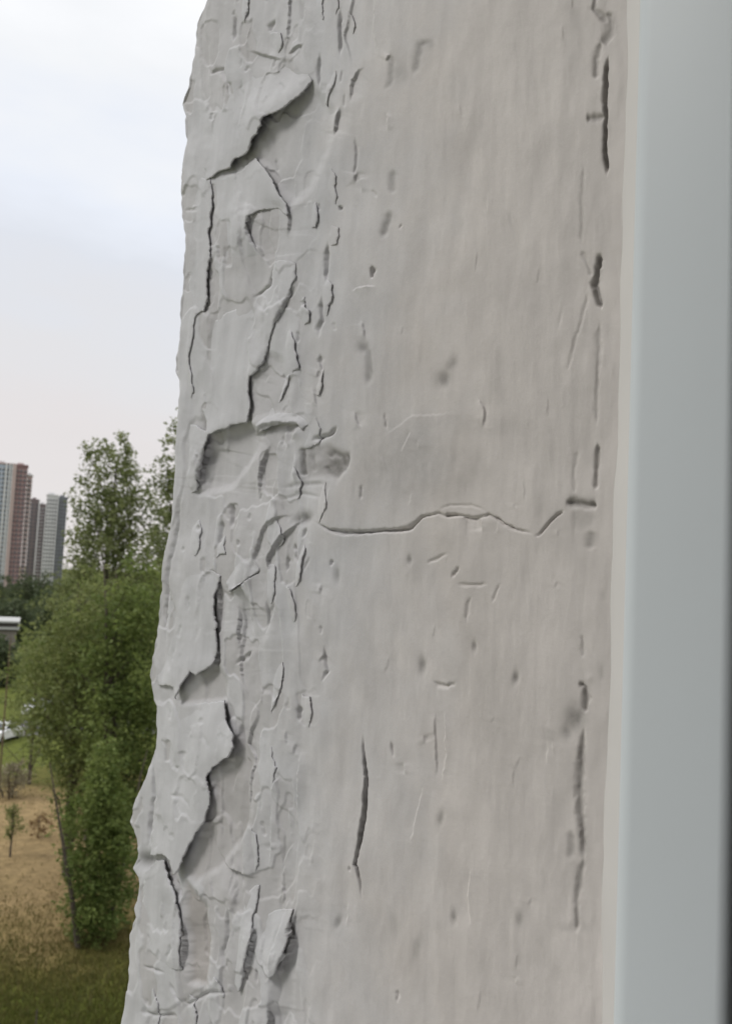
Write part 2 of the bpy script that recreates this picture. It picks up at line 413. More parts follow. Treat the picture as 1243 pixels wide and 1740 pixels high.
# marks on the calm part
for x, y, rx, ry, a, dr, dp in [(572, 978, 5, 13, 0, .4, -.5), (695, 952, 4, 8, 0, .5, -.5), (805, 1099, 4, 9, 0, .5, -.5), (716, 1131, 6, 15, 0, .6, -.6), (876, 1153, 5, 11, 10, .5, -.5), (574, 1569, 5, 11, 15, .45, -.5),
     (770, 1560, 5, 12, 0, .42, -.4), (881, 1563, 7, 13, 0, .42, -.3), (750, 1391, 5, 13, 10, .4, -.3), (707, 1612, 7, 24, 12, .3, -.15), (669, 1572, 7, 24, 0, .16, -.1), (754, 645, 11, 14, 25, .6, -.4), (768, 618, 8, 15, 25, .42, -.25),
     (616, 590, 10, 10, 0, .5, -.4), (545, 1510, 12, 14, 0, .15, 0), (530, 1312, 10, 10, 0, .15, 0), (640, 1590, 20, 40, 0, .08, 0), (800, 1080, 20, 24, 0, .14, 0), (700, 970, 24, 22, 0, .12, 0), (772, 1385, 26, 12, 0, .1, 0),
     (805, 1490, 16, 8, 0, .15, 0), (960, 1340, 30, 90, 0, .03, 0), (840, 640, 12, 40, 0, .1, 0), (980, 30, 8, 26, 0, .16, 0), (700, 560, 30, 60, 0, .06, 0)]:
    spot(x, y, rx, ry, dp, a, dirt_shade=dr)
smear([(622, 580), (627, 610), (629, 632), (626, 660)], 6, .5, -.5)
smear([(668, 285), (665, 310), (664, 332)], 6, .38, -.4); smear([(665, 355), (656, 380), (648, 408)], 6, .5, -.5)
smear([(663, 85), (662, 120), (661, 138), (650, 155)], 5, .42, -.3); smear([(700, 132), (707, 108), (713, 76), (738, 72)], 6, .5, -.3); spot(680, 125, 18, 18, -.2, dirt_shade=.25); smear([(713, 76), (740, 74)], 7, .35)
spot(660, 370, 22, 60, -.25, 12)
spot(700, 790, 130, 70, -.05, 0, dirt_shade=.20, p=4); spot(760, 725, 130, 22, 0, 0, dirt_shade=.13, p=4); spot(690, 800, 26, 14, -.1, dirt_shade=.15); spot(640, 790, 40, 46, 0, dirt_shade=.12)
# grimy broken pocket left of the long crack
area([(512, 762), (560, 756), (592, 770), (586, 800), (570, 818), (545, 810), (514, 814)], -.35, 7, bare=.3, dirt_shade=.22)
smear([(556, 778), (566, 768), (580, 776), (583, 796), (570, 808), (557, 802), (552, 790)], 5, .6, -.5, e=.05); smear([(586, 768), (590, 780), (584, 798)], 4, .7, -.4); smear([(526, 768), (534, 790), (530, 806)], 5, .4, -.3)
smear([(513, 760), (514, 785), (516, 810)], 5, .85, -.8, e=.1); spot(568, 792, 12, 15, -.9, dirt_shade=.75); spot(586, 784, 6, 14, -.5, 20, dirt_shade=.65); spot(540, 785, 8, 8, .4)
spot(514, 882, 15, 9, -1.2, -20, dirt_shade=.55)
smear([(476, 829), (510, 822), (557, 822)], 4, .3, -.35); smear([(470, 850), (510, 838), (548, 846)], 3, .1, -.3)

# --- traced paint edges (points, high side, up, len, down, len)
ED = [
 ([(494, -40), (491, 30), (488, 70), (483, 100)], 1, .5, 14, .5, 20), ([(483, 100), (468, 98), (445, 92), (418, 84)], 1, .6, 12, .7, 18), ([(487, 92), (500, 80), (517, 74)], -1, .3, 12, .8, 16),
 ([(620, 112), (608, 118), (597, 135), (593, 176)], 1, .4, 12, .6, 12), ([(577, 178), (571, 205), (565, 232)], 1, .8, 12, .7, 16), ([(604, 290), (604, 310)], 1, .4, 10, .4, 12),
 ([(486, 345), (490, 375), (487, 402)], 1, .5, 14, .6, 22), ([(440, 356), (425, 370), (421, 392), (428, 412), (442, 424), (446, 445)], 1, .4, 14, .8, 40),
 ([(503, 471), (489, 508), (476, 532), (462, 562)], 1, .3, 10, .6, 24), ([(415, 739), (429, 736), (442, 727), (462, 721), (483, 719), (508, 720), (517, 736)], -1, 1.1, 16, 1.1, 26),
 ([(458, 750), (450, 766), (442, 785), (438, 805), (435, 845)], 1, .8, 20, .9, 22), ([(353, 741), (348, 757), (341, 780), (337, 812), (331, 837)], 1, 1.1, 18, 1.6, 40),
 ([(460, 861), (462, 848), (476, 832)], 1, .3, 12, .4, 12), ([(497, 874), (470, 880), (449, 895), (439, 918), (430, 950), (443, 969)], 1, .6, 20, .7, 16), ([(518, 880), (498, 895), (478, 912), (462, 932), (453, 950), (460, 990)], 1, .8, 14, .9, 18),
 ([(443, 969), (424, 984), (408, 996), (391, 1007)], -1, .8, 14, .9, 16), ([(402, 1024), (401, 1070), (403, 1112)], 1, .3, 16, 1.0, 40), ([(409, 1010), (405, 1140), (420, 1190)], 1, .2, 10, .8, 30),
 ([(408, 1192), (430, 1200), (436, 1212), (424, 1240), (416, 1264), (430, 1290), (425, 1320), (419, 1360), (417, 1404)], 1, .35, 16, .7, 18), ([(362, 1395), (360, 1420), (363, 1446), (382, 1473), (403, 1483), (438, 1495)], -1, .8, 20, .9, 22),
 ([(478, 1316), (466, 1330), (458, 1352)], -1, .6, 9, .3, 12), ([(497, 1430), (484, 1448), (477, 1466), (475, 1502)], -1, .5, 10, .4, 14), ([(510, 1270), (505, 1320), (500, 1400)], -1, .4, 8, .2, 10), ([(460, 1360), (457, 1420), (452, 1492)], -1, .35, 8, .2, 10),
 ([(425, 1558), (432, 1575), (434, 1590), (424, 1630), (414, 1660), (405, 1686)], 1, .9, 18, .9, 18), ([(458, 1703), (457, 1760), (456, 1800)], 1, .7, 14, 1.5, 26), ([(310, 1560), (311, 1600), (310, 1655)], 1, .6, 18, 1.4, 30),
 ([(345, 1540), (352, 1590), (352, 1670)], -1, .4, 14, .5, 20), ([(472, 1500), (480, 1525), (472, 1540)], 1, .4, 12, .4, 12), ([(503, 1535), (500, 1560), (494, 1576), (498, 1600), (487, 1624), (476, 1652), (462, 1662)], 1, .7, 20, 1.0, 26),
 ([(374, 979), (366, 1010), (365, 1040), (367, 1078)], 1, .5, 18, .9, 20), ([(500, 770), (499, 820)], -1, .7, 7, .3, 8), ([(560, 820), (553, 860), (548, 886)], -1, .3, 10, .2, 12),
 ([(781, 880), (817, 880)], -1, .2, 12, .7, 14), ([(817, 878), (818, 904)], -1, .2, 12, .5, 12), ([(600, 118), (585, 60), (600, 0), (610, -40)], -1, .4, 14, .3, 14), ([(640, 100), (632, 40), (637, -30)], 1, .3, 14, .3, 14),
 ([(604, 697), (607, 715), (615, 728)], 1, .3, 10, .4, 12), ([(640, 486), (610, 488), (596, 496)], -1, .5, 12, .3, 14), ([(488, 1240), (484, 1266)], 1, .3, 8, .3, 10), ([(502, 1262), (498, 1284)], 1, .3, 8, .3, 10),
 ([(738, 1200), (741, 1300), (738, 1330)], 1, .3, 10, .25, 14), ([(752, 1200), (757, 1280), (750, 1340)], -1, .3, 10, .2, 14), ([(800, 1470), (793, 1520), (798, 1580)], -1, .3, 14, .25, 14), ([(720, 1330), (700, 1420), (694, 1440)], -1, .3, 12, .25, 14),
 ([(640, 750), (700, 706), (780, 700)], 1, .05, 12, .12, 30), ([(700, 730), (680, 770)], -1, .2, 10, .2, 10), ([(812, 672), (824, 700), (820, 730)], 1, .3, 10, .3, 10), ([(430, 1600), (410, 1660), (440, 1690)], 1, .2, 14, .3, 14),
]
for p, hs, a, b, c, d in ED: edge(p, hs, a, b, c, d)
spot(503, 733, 10, 13, .9); smear([(483, 731), (486, 745), (489, 760)], 3, 0, .8)
# hollows left where paint has come away
area([(430, 268), (470, 205), (527, 142), (566, 190), (552, 260), (520, 320), (486, 348), (462, 305)], -1.5, 12)
area([(352, 744), (412, 722), (426, 724), (440, 735), (432, 770), (384, 826), (334, 838)], -1.6, 9, bare=.15); spot(372, 760, 40, 30, -.8, -35)
area([(430, 650), (456, 600), (476, 610), (494, 650), (486, 700), (428, 712)], -.9, 9, bare=.12)
area([(406, 1225), (416, 1262), (428, 1290), (418, 1400), (376, 1470), (330, 1500), (318, 1484), (345, 1400), (360, 1325), (396, 1292)], -1.2, 8, bare=.45)
area([(316, 1500), (346, 1538), (356, 1600), (352, 1675), (318, 1670), (312, 1570)], -1.4, 8, bare=.75)
area([(304, 1190), (340, 1150), (364, 1130), (380, 1150), (380, 1188), (310, 1196)], -1.0, 7, bare=.35)
area([(466, 1664), (500, 1610), (492, 1740), (480, 1810), (458, 1810), (460, 1700)], -1.0, 8, bare=.1)
area([(410, 1020), (446, 1010), (450, 1080), (420, 1110), (404, 1110)], -.5, 9)
spot(247, 1465, 12, 13, -3.2, dirt_shade=.5); spot(330, 1440, 26, 60, -.5, 15)
crack([(281, 1455), (284, 1475), (290, 1495), (300, 1515), (306, 1540)], 5.0, 1.9)

def sampleH(A, px, py):
    x = np.clip(px - X0, 0, W - 1.001); y = np.clip(py - Y0, 0, H_ - 1.001)
    xi = x.astype(int); yi = y.astype(int); fx = x - xi; fy = y - yi
    return (A[yi, xi] * (1 - fx) + A[yi, xi + 1] * fx) * (1 - fy) + (A[yi + 1, xi] * (1 - fx) + A[yi + 1, xi + 1] * fx) * fy

# --- the grid
nu, na, nf = 570, 26, 9
pxs = np.linspace(1078, 300, nu)
be = YAW + np.arctan((pxs - 621.5) / F)
yn = D0 / np.tan(be)
for _ in range(6): yn = Xp(yn) / np.tan(be)
gu = (yn - yn[0]) / (yn[-1] - yn[0])
ys = (YF - 0.004) + np.outer(CZ - RC - (YF - 0.004), gu)
xs = Xp(ys); al = np.arctan(dXp(ys))
nx = -np.cos(al); ny = np.sin(al)
al_e = al[:, -1]; cx = xs[:, -1] + RC * np.cos(al_e); cy = ys[:, -1] - RC * np.sin(al_e)
th = np.linspace(0, 1, na + 1)[1:]
ang = al_e[:, None] + (math.pi / 2 - al_e[:, None]) * th[None, :]
anx = -np.cos(ang); any_ = np.sin(ang)
ax = cx[:, None] + RC * anx; ay = cy[:, None] + RC * any_
fxs = np.array([.002, .005, .01, .02, .04, .08, .15, .3, .6])
fx = ax[:, -1:] + fxs[None, :]; fy = np.repeat(ay[:, -1:], nf, 1)
GX = np.concatenate([xs, ax, fx], 1); GY = np.concatenate([ys, ay, fy], 1)
NX = np.concatenate([nx, anx, np.zeros_like(fx)], 1); NY = np.concatenate([ny, any_, np.ones_like(fx)], 1)
GZZ = np.repeat(Z[:, None], GX.shape[1], 1)
P = np.stack([GX, GY, GZZ], -1)
ppx, ppy = project(P.reshape(-1, 3)); ppx = ppx.reshape(GX.shape); ppy = ppy.reshape(GX.shape)
vw = P / np.linalg.norm(P, axis=-1, keepdims=True)
facing = np.clip(-(vw[..., 0] * NX + vw[..., 1] * NY) * 6, 0, 1)
hh = sampleH(Hm, ppx, ppy) * facing + 0.3 * (1 - facing) * np.sin(GZZ * 300 + np.sin(GZZ * 700))
zedge = np.clip((np.minimum(GZZ + 0.262, 0.285 - GZZ) + 0.03) / 0.03, 0, 1)
hh *= zedge
ycl = np.clip((GY - YF) / 0.0035, 0, 1)           # lies flat under the frame's lip
hh = hh * ycl
V = P.copy(); V[..., 0] += NX * hh * 1e-3; V[..., 1] += NY * hh * 1e-3
nr, nc = GX.shape
ii = (np.arange(nr - 1)[:, None] * nc + np.arange(nc - 1)[None, :]).ravel()
Q = np.stack([ii, ii + nc, ii + nc + 1, ii + 1], -1)
me = np_mesh('window_reveal', V.reshape(-1, 3), quads=Q, smooth=True)
for nm, A in (('dirt_shade', DirtShade), ('bare', Bare)):
    at = me.attributes.new(nm, 'FLOAT', 'POINT')
    at.data.foreach_set('value', (sampleH(A, ppx, ppy) * facing).astype(np.float32).ravel())

def paint_material():
    m = bpy.data.materials.new('weathered_white_paint'); m.use_nodes = True
    t = m.node_tree; b = t.nodes['Principled BSDF']; N = t.nodes.new; K = t.links.new
    tcn = N('ShaderNodeTexCoord'); sp = N('ShaderNodeSeparateXYZ'); K(tcn.outputs['Object'], sp.inputs[0])
    # cool sky tint put into the colour near the weathered corner; warmer grime film towards the window
    mr = N('ShaderNodeMapRange'); mr.inputs['From Min'].default_value = 0.155; mr.inputs['From Max'].default_value = 0.225
    n1 = N('ShaderNodeTexNoise'); n1.inputs['Scale'].default_value = 28; n1.inputs['Detail'].default_value = 5; n1.inputs['Roughness'].default_value = .6
    K(tcn.outputs['Object'], n1.inputs['Vector'])
    ad1 = N('ShaderNodeMath'); ad1.operation = 'MULTIPLY_ADD'; ad1.inputs[1].default_value = 0.09
    K(n1.outputs['Fac'], ad1.inputs[0]); K(sp.outputs['Y'], ad1.inputs[2])
    sb = N('ShaderNodeMath'); sb.operation = 'SUBTRACT'; sb.inputs[1].default_value = 0.045
    K(ad1.outputs[0], sb.inputs[0]); K(sb.outputs[0], mr.inputs['Value'])
    mx = N('ShaderNodeMixRGB'); mx.inputs['Color1'].default_value = (0.545, 0.512, 0.488, 1); mx.inputs['Color2'].default_value = (0.505, 0.504, 0.516, 1)
    K(mr.outputs[0], mx.inputs['Fac'])
    # blotches and faint vertical drags
    mp1 = N('ShaderNodeMapping'); mp1.inputs['Scale'].default_value = (1, 1, 0.22); K(tcn.outputs['Object'], mp1.inputs['Vector'])
    n2 = N('ShaderNodeTexNoise'); n2.inputs['Scale'].default_value = 160; n2.inputs['Detail'].default_value = 4; K(mp1.outputs[0], n2.inputs['Vector'])
    n3 = N('ShaderNodeTexNoise'); n3.inputs['Scale'].default_value = 45; n3.inputs['Detail'].default_value = 7; n3.inputs['Roughness'].default_value = .62; K(tcn.outputs['Object'], n3.inputs['Vector'])
    v1 = N('ShaderNodeMapRange'); v1.inputs['From Min'].default_value = .3; v1.inputs['From Max'].default_value = .7; v1.inputs['To Min'].default_value = .93; v1.inputs['To Max'].default_value = 1.045; K(n2.outputs['Fac'], v1.inputs['Value'])
    v2 = N('ShaderNodeMapRange'); v2.inputs['From Min'].default_value = .3; v2.inputs['From Max'].default_value = .7; v2.inputs['To Min'].default_value = .885; v2.inputs['To Max'].default_value = 1.06; K(n3.outputs['Fac'], v2.inputs['Value'])
    mu = N('ShaderNodeMath'); mu.operation = 'MULTIPLY'; K(v1.outputs[0], mu.inputs[0]); K(v2.outputs[0], mu.inputs[1])
    vm = N('ShaderNodeVectorMath'); vm.operation = 'SCALE'; K(mx.outputs[0], vm.inputs[0]); K(mu.outputs[0], vm.inputs['Scale'])
    ab = N('ShaderNodeAttribute'); ab.attribute_name = 'bare'
    mb = N('ShaderNodeMixRGB'); mb.inputs['Color2'].default_value = (0.315, 0.288, 0.272, 1); K(ab.outputs['Fac'], mb.inputs['Fac']); K(vm.outputs[0], mb.inputs['Color1'])
    ada = N('ShaderNodeAttribute'); ada.attribute_name = 'dirt_shade'
    n4 = N('ShaderNodeTexNoise'); n4.inputs['Scale'].default_value = 420; n4.inputs['Detail'].default_value = 3; K(tcn.outputs['Object'], n4.inputs['Vector'])
    v4 = N('ShaderNodeMapRange'); v4.inputs['From Min'].default_value = .3; v4.inputs['From Max'].default_value = .7; v4.inputs['To Min'].default_value = .7; v4.inputs['To Max'].default_value = 1.15; K(n4.outputs['Fac'], v4.inputs['Value'])
    md4 = N('ShaderNodeMath'); md4.operation = 'MULTIPLY'; md4.use_clamp = True; K(ada.outputs['Fac'], md4.inputs[0]); K(v4.outputs[0], md4.inputs[1])
    md = N('ShaderNodeMixRGB'); md.inputs['Color2'].default_value = (0.105, 0.10, 0.092, 1); K(md4.outputs[0], md.inputs['Fac']); K(mb.outputs[0], md.inputs['Color1'])
    K(md.outputs[0], b.inputs['Base Color'])
    b.inputs['Roughness'].default_value = 0.62; b.inputs['Specular IOR Level'].default_value = 0.3
    nb = N('ShaderNodeTexNoise'); nb.inputs['Scale'].default_value = 900; nb.inputs['Detail'].default_value = 8; nb.inputs['Roughness'].default_value = .75; K(tcn.outputs['Object'], nb.inputs['Vector'])
    bp = N('ShaderNodeBump'); bp.inputs['Strength'].default_value = .2; bp.inputs['Distance'].default_value = 0.0005; K(nb.outputs['Fac'], bp.inputs['Height']); K(bp.outputs[0], b.inputs['Normal'])
    return m
PAINT = paint_material()
reveal = link('window_reveal', me, PAINT)
tag(reveal, 'weathered white painted window reveal with cracked and peeling paint', 'window reveal', kind='thing')

# --- lifted paint flakes: thin curled shells standing off the face, (x, y, lift in mm) around each outline
def surf(px, py):
    d = ray_v(px, py); h = np.hypot(d[:, 0], d[:, 1]); s = np.full(len(px), 0.2)
    for _ in range(60):
        p = d * s[:, None]; c = np.interp(p[:, 2], Z, CZ); ye = c - RC
        a = np.arctan(dXp(ye)); ccx = Xp(ye) + RC * np.cos(a); ccy = ye - RC * np.sin(a)
        flat = (Xp(p[:, 1]) - p[:, 0]) * np.cos(np.arctan(dXp(p[:, 1])))
        circ = np.hypot(p[:, 0] - ccx, p[:, 1] - ccy) - RC
        sd = np.where(p[:, 1] < ye, flat, circ)
        s = np.clip(s + sd / h * 0.9, 0.05, 0.5)
    p = d * s[:, None]; c = np.interp(p[:, 2], Z, CZ); ye = c - RC
    a = np.arctan(dXp(np.minimum(p[:, 1], ye)))
    return p, np.stack([-np.cos(a), np.sin(a), np.zeros_like(a)], -1)
def ray_v(px, py):
    return np.outer((px - 621.5) / F, right) + np.outer((870 - py) / F, up) + fwd[None, :]

FLAKES = [
 [(412, 118, -.4), (470, 108, -.4), (516, 118, -.4), (531, 136, .5), (519, 152, 1.3), (505, 168, 2.2), (490, 185, 3.0), (475, 195, 3.4), (460, 203, 3.6), (450, 220, 3.4), (440, 238, 3.0), (428, 258, 2.5), (412, 267, 2.1), (400, 272, 2.0), (393, 286, 1.6), (375, 292, 1.3), (362, 301, 1.0), (352, 306, .4), (342, 270, -.4), (346, 200, -.4), (375, 150, -.4)],
 [(372, 300, -.4), (396, 296, -.4), (430, 268, .1), (450, 284, .9), (462, 305, 1.1), (475, 330, 1.1), (487, 346, 1.0), (489, 366, .7), (470, 352, -.2), (440, 357, .5), (426, 368, .9), (421, 390, .9), (430, 413, .7), (443, 440, -.4), (400, 470, -.4), (368, 440, -.4), (366, 340, -.4)],
 [(322, 300, -0.4), (357, 304, 0.28), (362, 330, 0.55), (357, 360, 0.65), (356, 400, 0.61), (357, 434, 0.61), (351, 460, 0.61), (350, 480, 0.65), (351, 511, 0.61), (347, 529, 0.55), (336, 533, 0.46), (331, 553, 0.55), (329, 577, 0.61), (324, 603, 0.61), (324, 623, 0.61), (327, 645, 0.51), (329, 666, 0.28), (322, 690, -0.4), (312, 680, -0.4), (309, 630, -0.4), (312, 560, -0.4), (320, 440, -0.4), (319, 350, -0.4)],
 [(466, 444, 0.27), (482, 441, 0.23), (500, 447, 0.14), (502, 471, 0.36), (489, 508, 0.45), (476, 532, 0.54), (463, 562, 0.54), (458, 582, 0.54), (456, 596, 0.63), (446, 620, 1.09), (430, 640, 1.22), (425, 657, 1.36), (427, 694, 1.43), (422, 717, 1.5), (412, 718, 1.63), (395, 724, 1.77), (371, 733, 1.77), (354, 740, 1.5), (349, 715, 0.27), (338, 690, -0.4), (336, 640, -0.4), (345, 560, -0.4), (380, 530, -0.4), (420, 518, -0.4), (449, 494, 0.0), (459, 484, 0.18)],
 [(330, 960, -0.4), (374, 978, 0.36), (366, 1009, 0.87), (365, 1036, 1.02), (367, 1080, 0.77), (366, 1107, 0.61), (364, 1128, 1.45), (350, 1138, 1.91), (338, 1148, 2.22), (330, 1141, 2.22), (318, 1161, 2.45), (304, 1188, 2.6), (301, 1168, 1.99), (285, 1163, 1.22), (271, 1165, 0.77), (266, 1140, -0.4), (274, 1080, -0.4), (285, 1000, -0.4), (300, 950, -0.4)],
 [(274, 1187, -.4), (300, 1200, -.4), (340, 1195, -.4), (382, 1190, .6), (384, 1225, 1.2), (399, 1245, 2.2), (403, 1269, 2.8), (394, 1287, 2.6), (379, 1296, 2.0), (366, 1306, 1.8), (354, 1320, 1.6), (357, 1343, 1.4), (359, 1363, 1.4), (350, 1397, 1.5), (336, 1414, 1.9), (326, 1441, 2.5), (312, 1478, 3.0), (305, 1485, 3.0), (296, 1460, 2.7), (281, 1451, 2.0), (254, 1456, .8), (256, 1404, .2), (264, 1345, -.3), (268, 1262, -.4)],
 [(244, 1482, 0.26), (262, 1464, -0.2), (279, 1462, 0.42), (287, 1492, 1.27), (299, 1515, 1.7), (305, 1538, 1.36), (308, 1562, 0.94), (310, 1600, 0.77), (310, 1648, 0.42), (281, 1650, -0.4), (241, 1640, -0.4), (238, 1560, -0.4)],
 [(433, 1623, 0.34), (427, 1595, -0.4), (440, 1562, -0.4), (470, 1545, -0.4), (500, 1545, 0.51), (494, 1576, 1.02), (497, 1599, 1.36), (487, 1623, 1.87), (477, 1650, 2.21), (464, 1661, 2.21), (450, 1645, 1.36)],
 [(334, 724, 0.3), (350, 733, 0.8), (358, 727, 0.6), (353, 741, 0.9), (349, 756, 1.0), (341, 779, 0.8), (337, 812, 0.65), (331, 836, 0.4), (318, 840, -0.4), (306, 800, -0.4), (308, 740, -0.4), (318, 722, -0.4)],
 [(440, 735, 0.64), (462, 722, 0.96), (484, 719, 1.12), (508, 721, 0.96), (516, 732, 0.48), (530, 712, -0.4), (500, 690, -0.4), (450, 694, -0.4), (430, 718, -0.3)],
 [(436, 1505, -0.4), (434, 1540, 0.24), (429, 1560, 0.54), (433, 1580, 0.66), (433, 1592, 0.66), (423, 1630, 0.72), (413, 1660, 0.66), (404, 1686, 0.48), (392, 1660, -0.4), (392, 1580, -0.4), (410, 1520, -0.4)],
 [(440, 968, .2), (424, 984, 1.2), (408, 996, 1.4), (391, 1007, 1.0), (378, 985, -.4), (400, 940, -.4), (428, 930, -.4), (431, 950, .0)],
]
big = [[(p[0], p[1]) for p in f] for f in FLAKES]
chips = 0; tries = 0
nbig = len(FLAKES)
while chips < 30 and tries < 4000:
    tries += 1
    y = random.uniform(-20, 1740); x = np.interp(y, SIL[:, 1], SIL[:, 0]) + 30 + 225 * random.random()
    rx, ry = random.uniform(9, 22), random.uniform(24, 58)
    pts = np.array([[x + a * rx, y + b * ry] for a, b in ((0, 0), (1.3, 0), (-1.3, 0), (0, 1.3), (0, -1.3), (.9, .9), (-.9, .9), (.9, -.9), (-.9, -.9))])
    if any(inside(b_, pts[:, 0], pts[:, 1]).any() for b_ in big): continue
    if sampleH(Hm, pts[:, 0], pts[:, 1]).min() < -1.3: continue
    m = 11; tilt = random.gauss(0, .25); up_l = random.uniform(.3, .7); face = random.choice((0, 0, .5, 1.0, -.4)); out_ = []
    for i in range(m):
        a = 2 * math.pi * i / m; rr = random.uniform(.62, 1.2); dx, dy = rx * rr * math.cos(a), ry * rr * math.sin(a)
        fr = math.cos(a - face); out_.append((x + dx + tilt * dy * .4, y + dy, up_l * min(1, (fr - .3) * 2) if fr > .3 else -.6))
    FLAKES.append(out_); big.append([(p[0], p[1]) for p in out_]); chips += 1
for fi, fl in enumerate(FLAKES):
    bx, by, bl = [], [], []; o = 0.0
    n = len(fl)
    for i in range(n):
        a = np.array(fl[i]); b2 = np.array(fl[(i + 1) % n]); k = max(1, int(np.linalg.norm((b2 - a)[:2]) / 3.2))
        nn = np.array([-(b2 - a)[1], (b2 - a)[0]]); nn = nn / (np.linalg.norm(nn) + 1e-6)
        for j in range(k):
            p = a + (b2 - a) * j / k; o = .72 * o + random.gauss(0, .75)
            bx.append(p[0] + nn[0] * o); by.append(p[1] + nn[1] * o); bl.append(p[2])
    bx = np.array(bx); by = np.array(by); bl = np.array(bl); nb_ = len(bx)
    gx, gy = np.meshgrid(np.arange(bx.min(), bx.max(), 2.3), np.arange(by.min(), by.max(), 2.3))
    gx = gx.ravel() + rng.normal(0, .25, gx.size); gy = gy.ravel() + rng.normal(0, .25, gy.size)
    poly = list(zip(bx, by)); k = inside(poly, gx, gy); gx, gy = gx[k], gy[k]
    dmin = np.min(np.hypot(gx[:, None] - bx[None], gy[:, None] - by[None]), 1); k = dmin > 1.6; gx, gy = gx[k], gy[k]
    vx = np.concatenate([bx, gx]); vy = np.concatenate([by, gy])
    vv, ee, ff, ov, _, _ = delaunay_2d_cdt([Vector((x, y)) for x, y in zip(vx, vy)], [(i, (i + 1) % nb_) for i in range(nb_)], [], 1, 1e-4)
    vx = np.array([v[0] for v in vv]); vy = np.array([v[1] for v in vv]); nv = len(vx)
    d = np.hypot(vx[:, None] - bx[None], vy[:, None] - by[None])
    w = 1.0 / (d * d + 6.0) ** 1.35
    lift = (w * bl[None]).sum(1) / w.sum(1)
    dm = d.min(1); lift = lift + 0.22 * np.clip(dm / 18, 0, 1)
    tris = np.array([f for f in ff if len(f) == 3])
    # make every triangle turn the same way
    a_, b_, c_ = tris.T; ar = (vx[b_] - vx[a_]) * (vy[c_] - vy[a_]) - (vx[c_] - vx[a_]) * (vy[b_] - vy[a_])
    tris[ar > 0] = tris[ar > 0][:, ::-1]
    p, nrm = surf(vx, vy)
    hs = sampleH(Hm, vx, vy)
    # paint keeps its own level: it bridges over the hollows below it
    hsm = np.maximum(hs, -0.35 + 0.25 * hs) if fi < nbig else hs
    top = p + nrm * ((hsm + lift) * 1e-3)[:, None]; bot = top - nrm * 0.00042
    ed = {}
    for t3 in tris:
        for i in range(3):
            e = (int(t3[i]), int(t3[(i + 1) % 3])); ed[e] = 1
    bd = [e for e in ed if (e[1], e[0]) not in ed]
    side = [(e[1], e[0], e[0] + nv, e[1] + nv) for e in bd]
    fm = np_mesh('paint_flake', np.concatenate([top, bot]), quads=side, tris=np.concatenate([tris, tris[:, ::-1] + nv]), smooth=True)
    fm.polygons.foreach_set('use_smooth', np.concatenate([np.zeros(len(side), bool), np.ones(2 * len(tris), bool)]))
    for nm in ('dirt_shade', 'bare'):
        at = fm.attributes.new(nm, 'FLOAT', 'POINT')
        if nm == 'dirt_shade':
            dv = np.concatenate([np.minimum(sampleH(DirtShade, vx, vy), .25), np.full(nv, .25)]).astype(np.float32); at.data.foreach_set('value', dv)
    fo = link('paint_flake', fm, PAINT, reveal)

# ------------------------------------------------------------------ window frame beside the reveal
PVC = mat('white_pvc', (0.50, 0.535, 0.555), rough=0.5, spec=0.4, var=0.015, vscale=9)
RUB = mat('black_rubber', (0.012, 0.012, 0.013), rough=0.6, spec=0.3)
frame = empty('casement_window', (0, 0, -0.9))
tag(frame, 'white plastic window frame post with black rubber gasket beside the reveal', 'window', kind='thing')
def extrude_plan(name, poly, m, parent, z0=-0.9, z1=1.1, smooth=True):
    n = len(poly); V2 = [(x, y, z0 + .9) for x, y in poly] + [(x, y, z1 + .9) for x, y in poly]
    f = [(i, (i + 1) % n, n + (i + 1) % n, n + i) for i in range(n)] + [tuple(range(n)), tuple(range(2 * n - 1, n - 1, -1))]
    me2 = bpy.data.meshes.new(name); me2.from_pydata(V2, [], f); me2.update()
    bm = bmesh.new(); bm.from_mesh(me2); bmesh.ops.recalc_face_normals(bm, faces=bm.faces); bm.to_mesh(me2); bm.free()
    me2.polygons.foreach_set('use_smooth', [True] * n + [False, False])
    if hasattr(me2, 'set_sharp_from_angle'): me2.set_sharp_from_angle(angle=R(40))
    return link(name, me2, m, parent)
xf = D0 - 0.006
def arc(cx_, cy_, r, a0, a1, k): return [(cx_ + r * math.cos(R(a0 + (a1 - a0) * i / k)), cy_ + r * math.sin(R(a0 + (a1 - a0) * i / k))) for i in range(k + 1)]
poly = [(D0 + .03, YF)] + arc(xf + .0052, YF - .0052, .0052, 90, 180, 12) + arc(xf + .0030, .0780, .0030, 180, 262, 8) + [(xf + .0035, .0747), (D0 + .03, .0747)]
extrude_plan('post', poly, PVC, frame)
poly = [(D0 + .03, .0745)] + arc(xf + .0034, .0714, .0031, 90, 270, 8) + [(D0 + .03, .0680)]
extrude_plan('gasket', poly, RUB, frame)
poly = [(D0 + .03, .0677), (xf + .008, .0677), (xf + .008, .030), (D0 + .03, .030)]
extrude_plan('rebate', poly, PVC, frame)
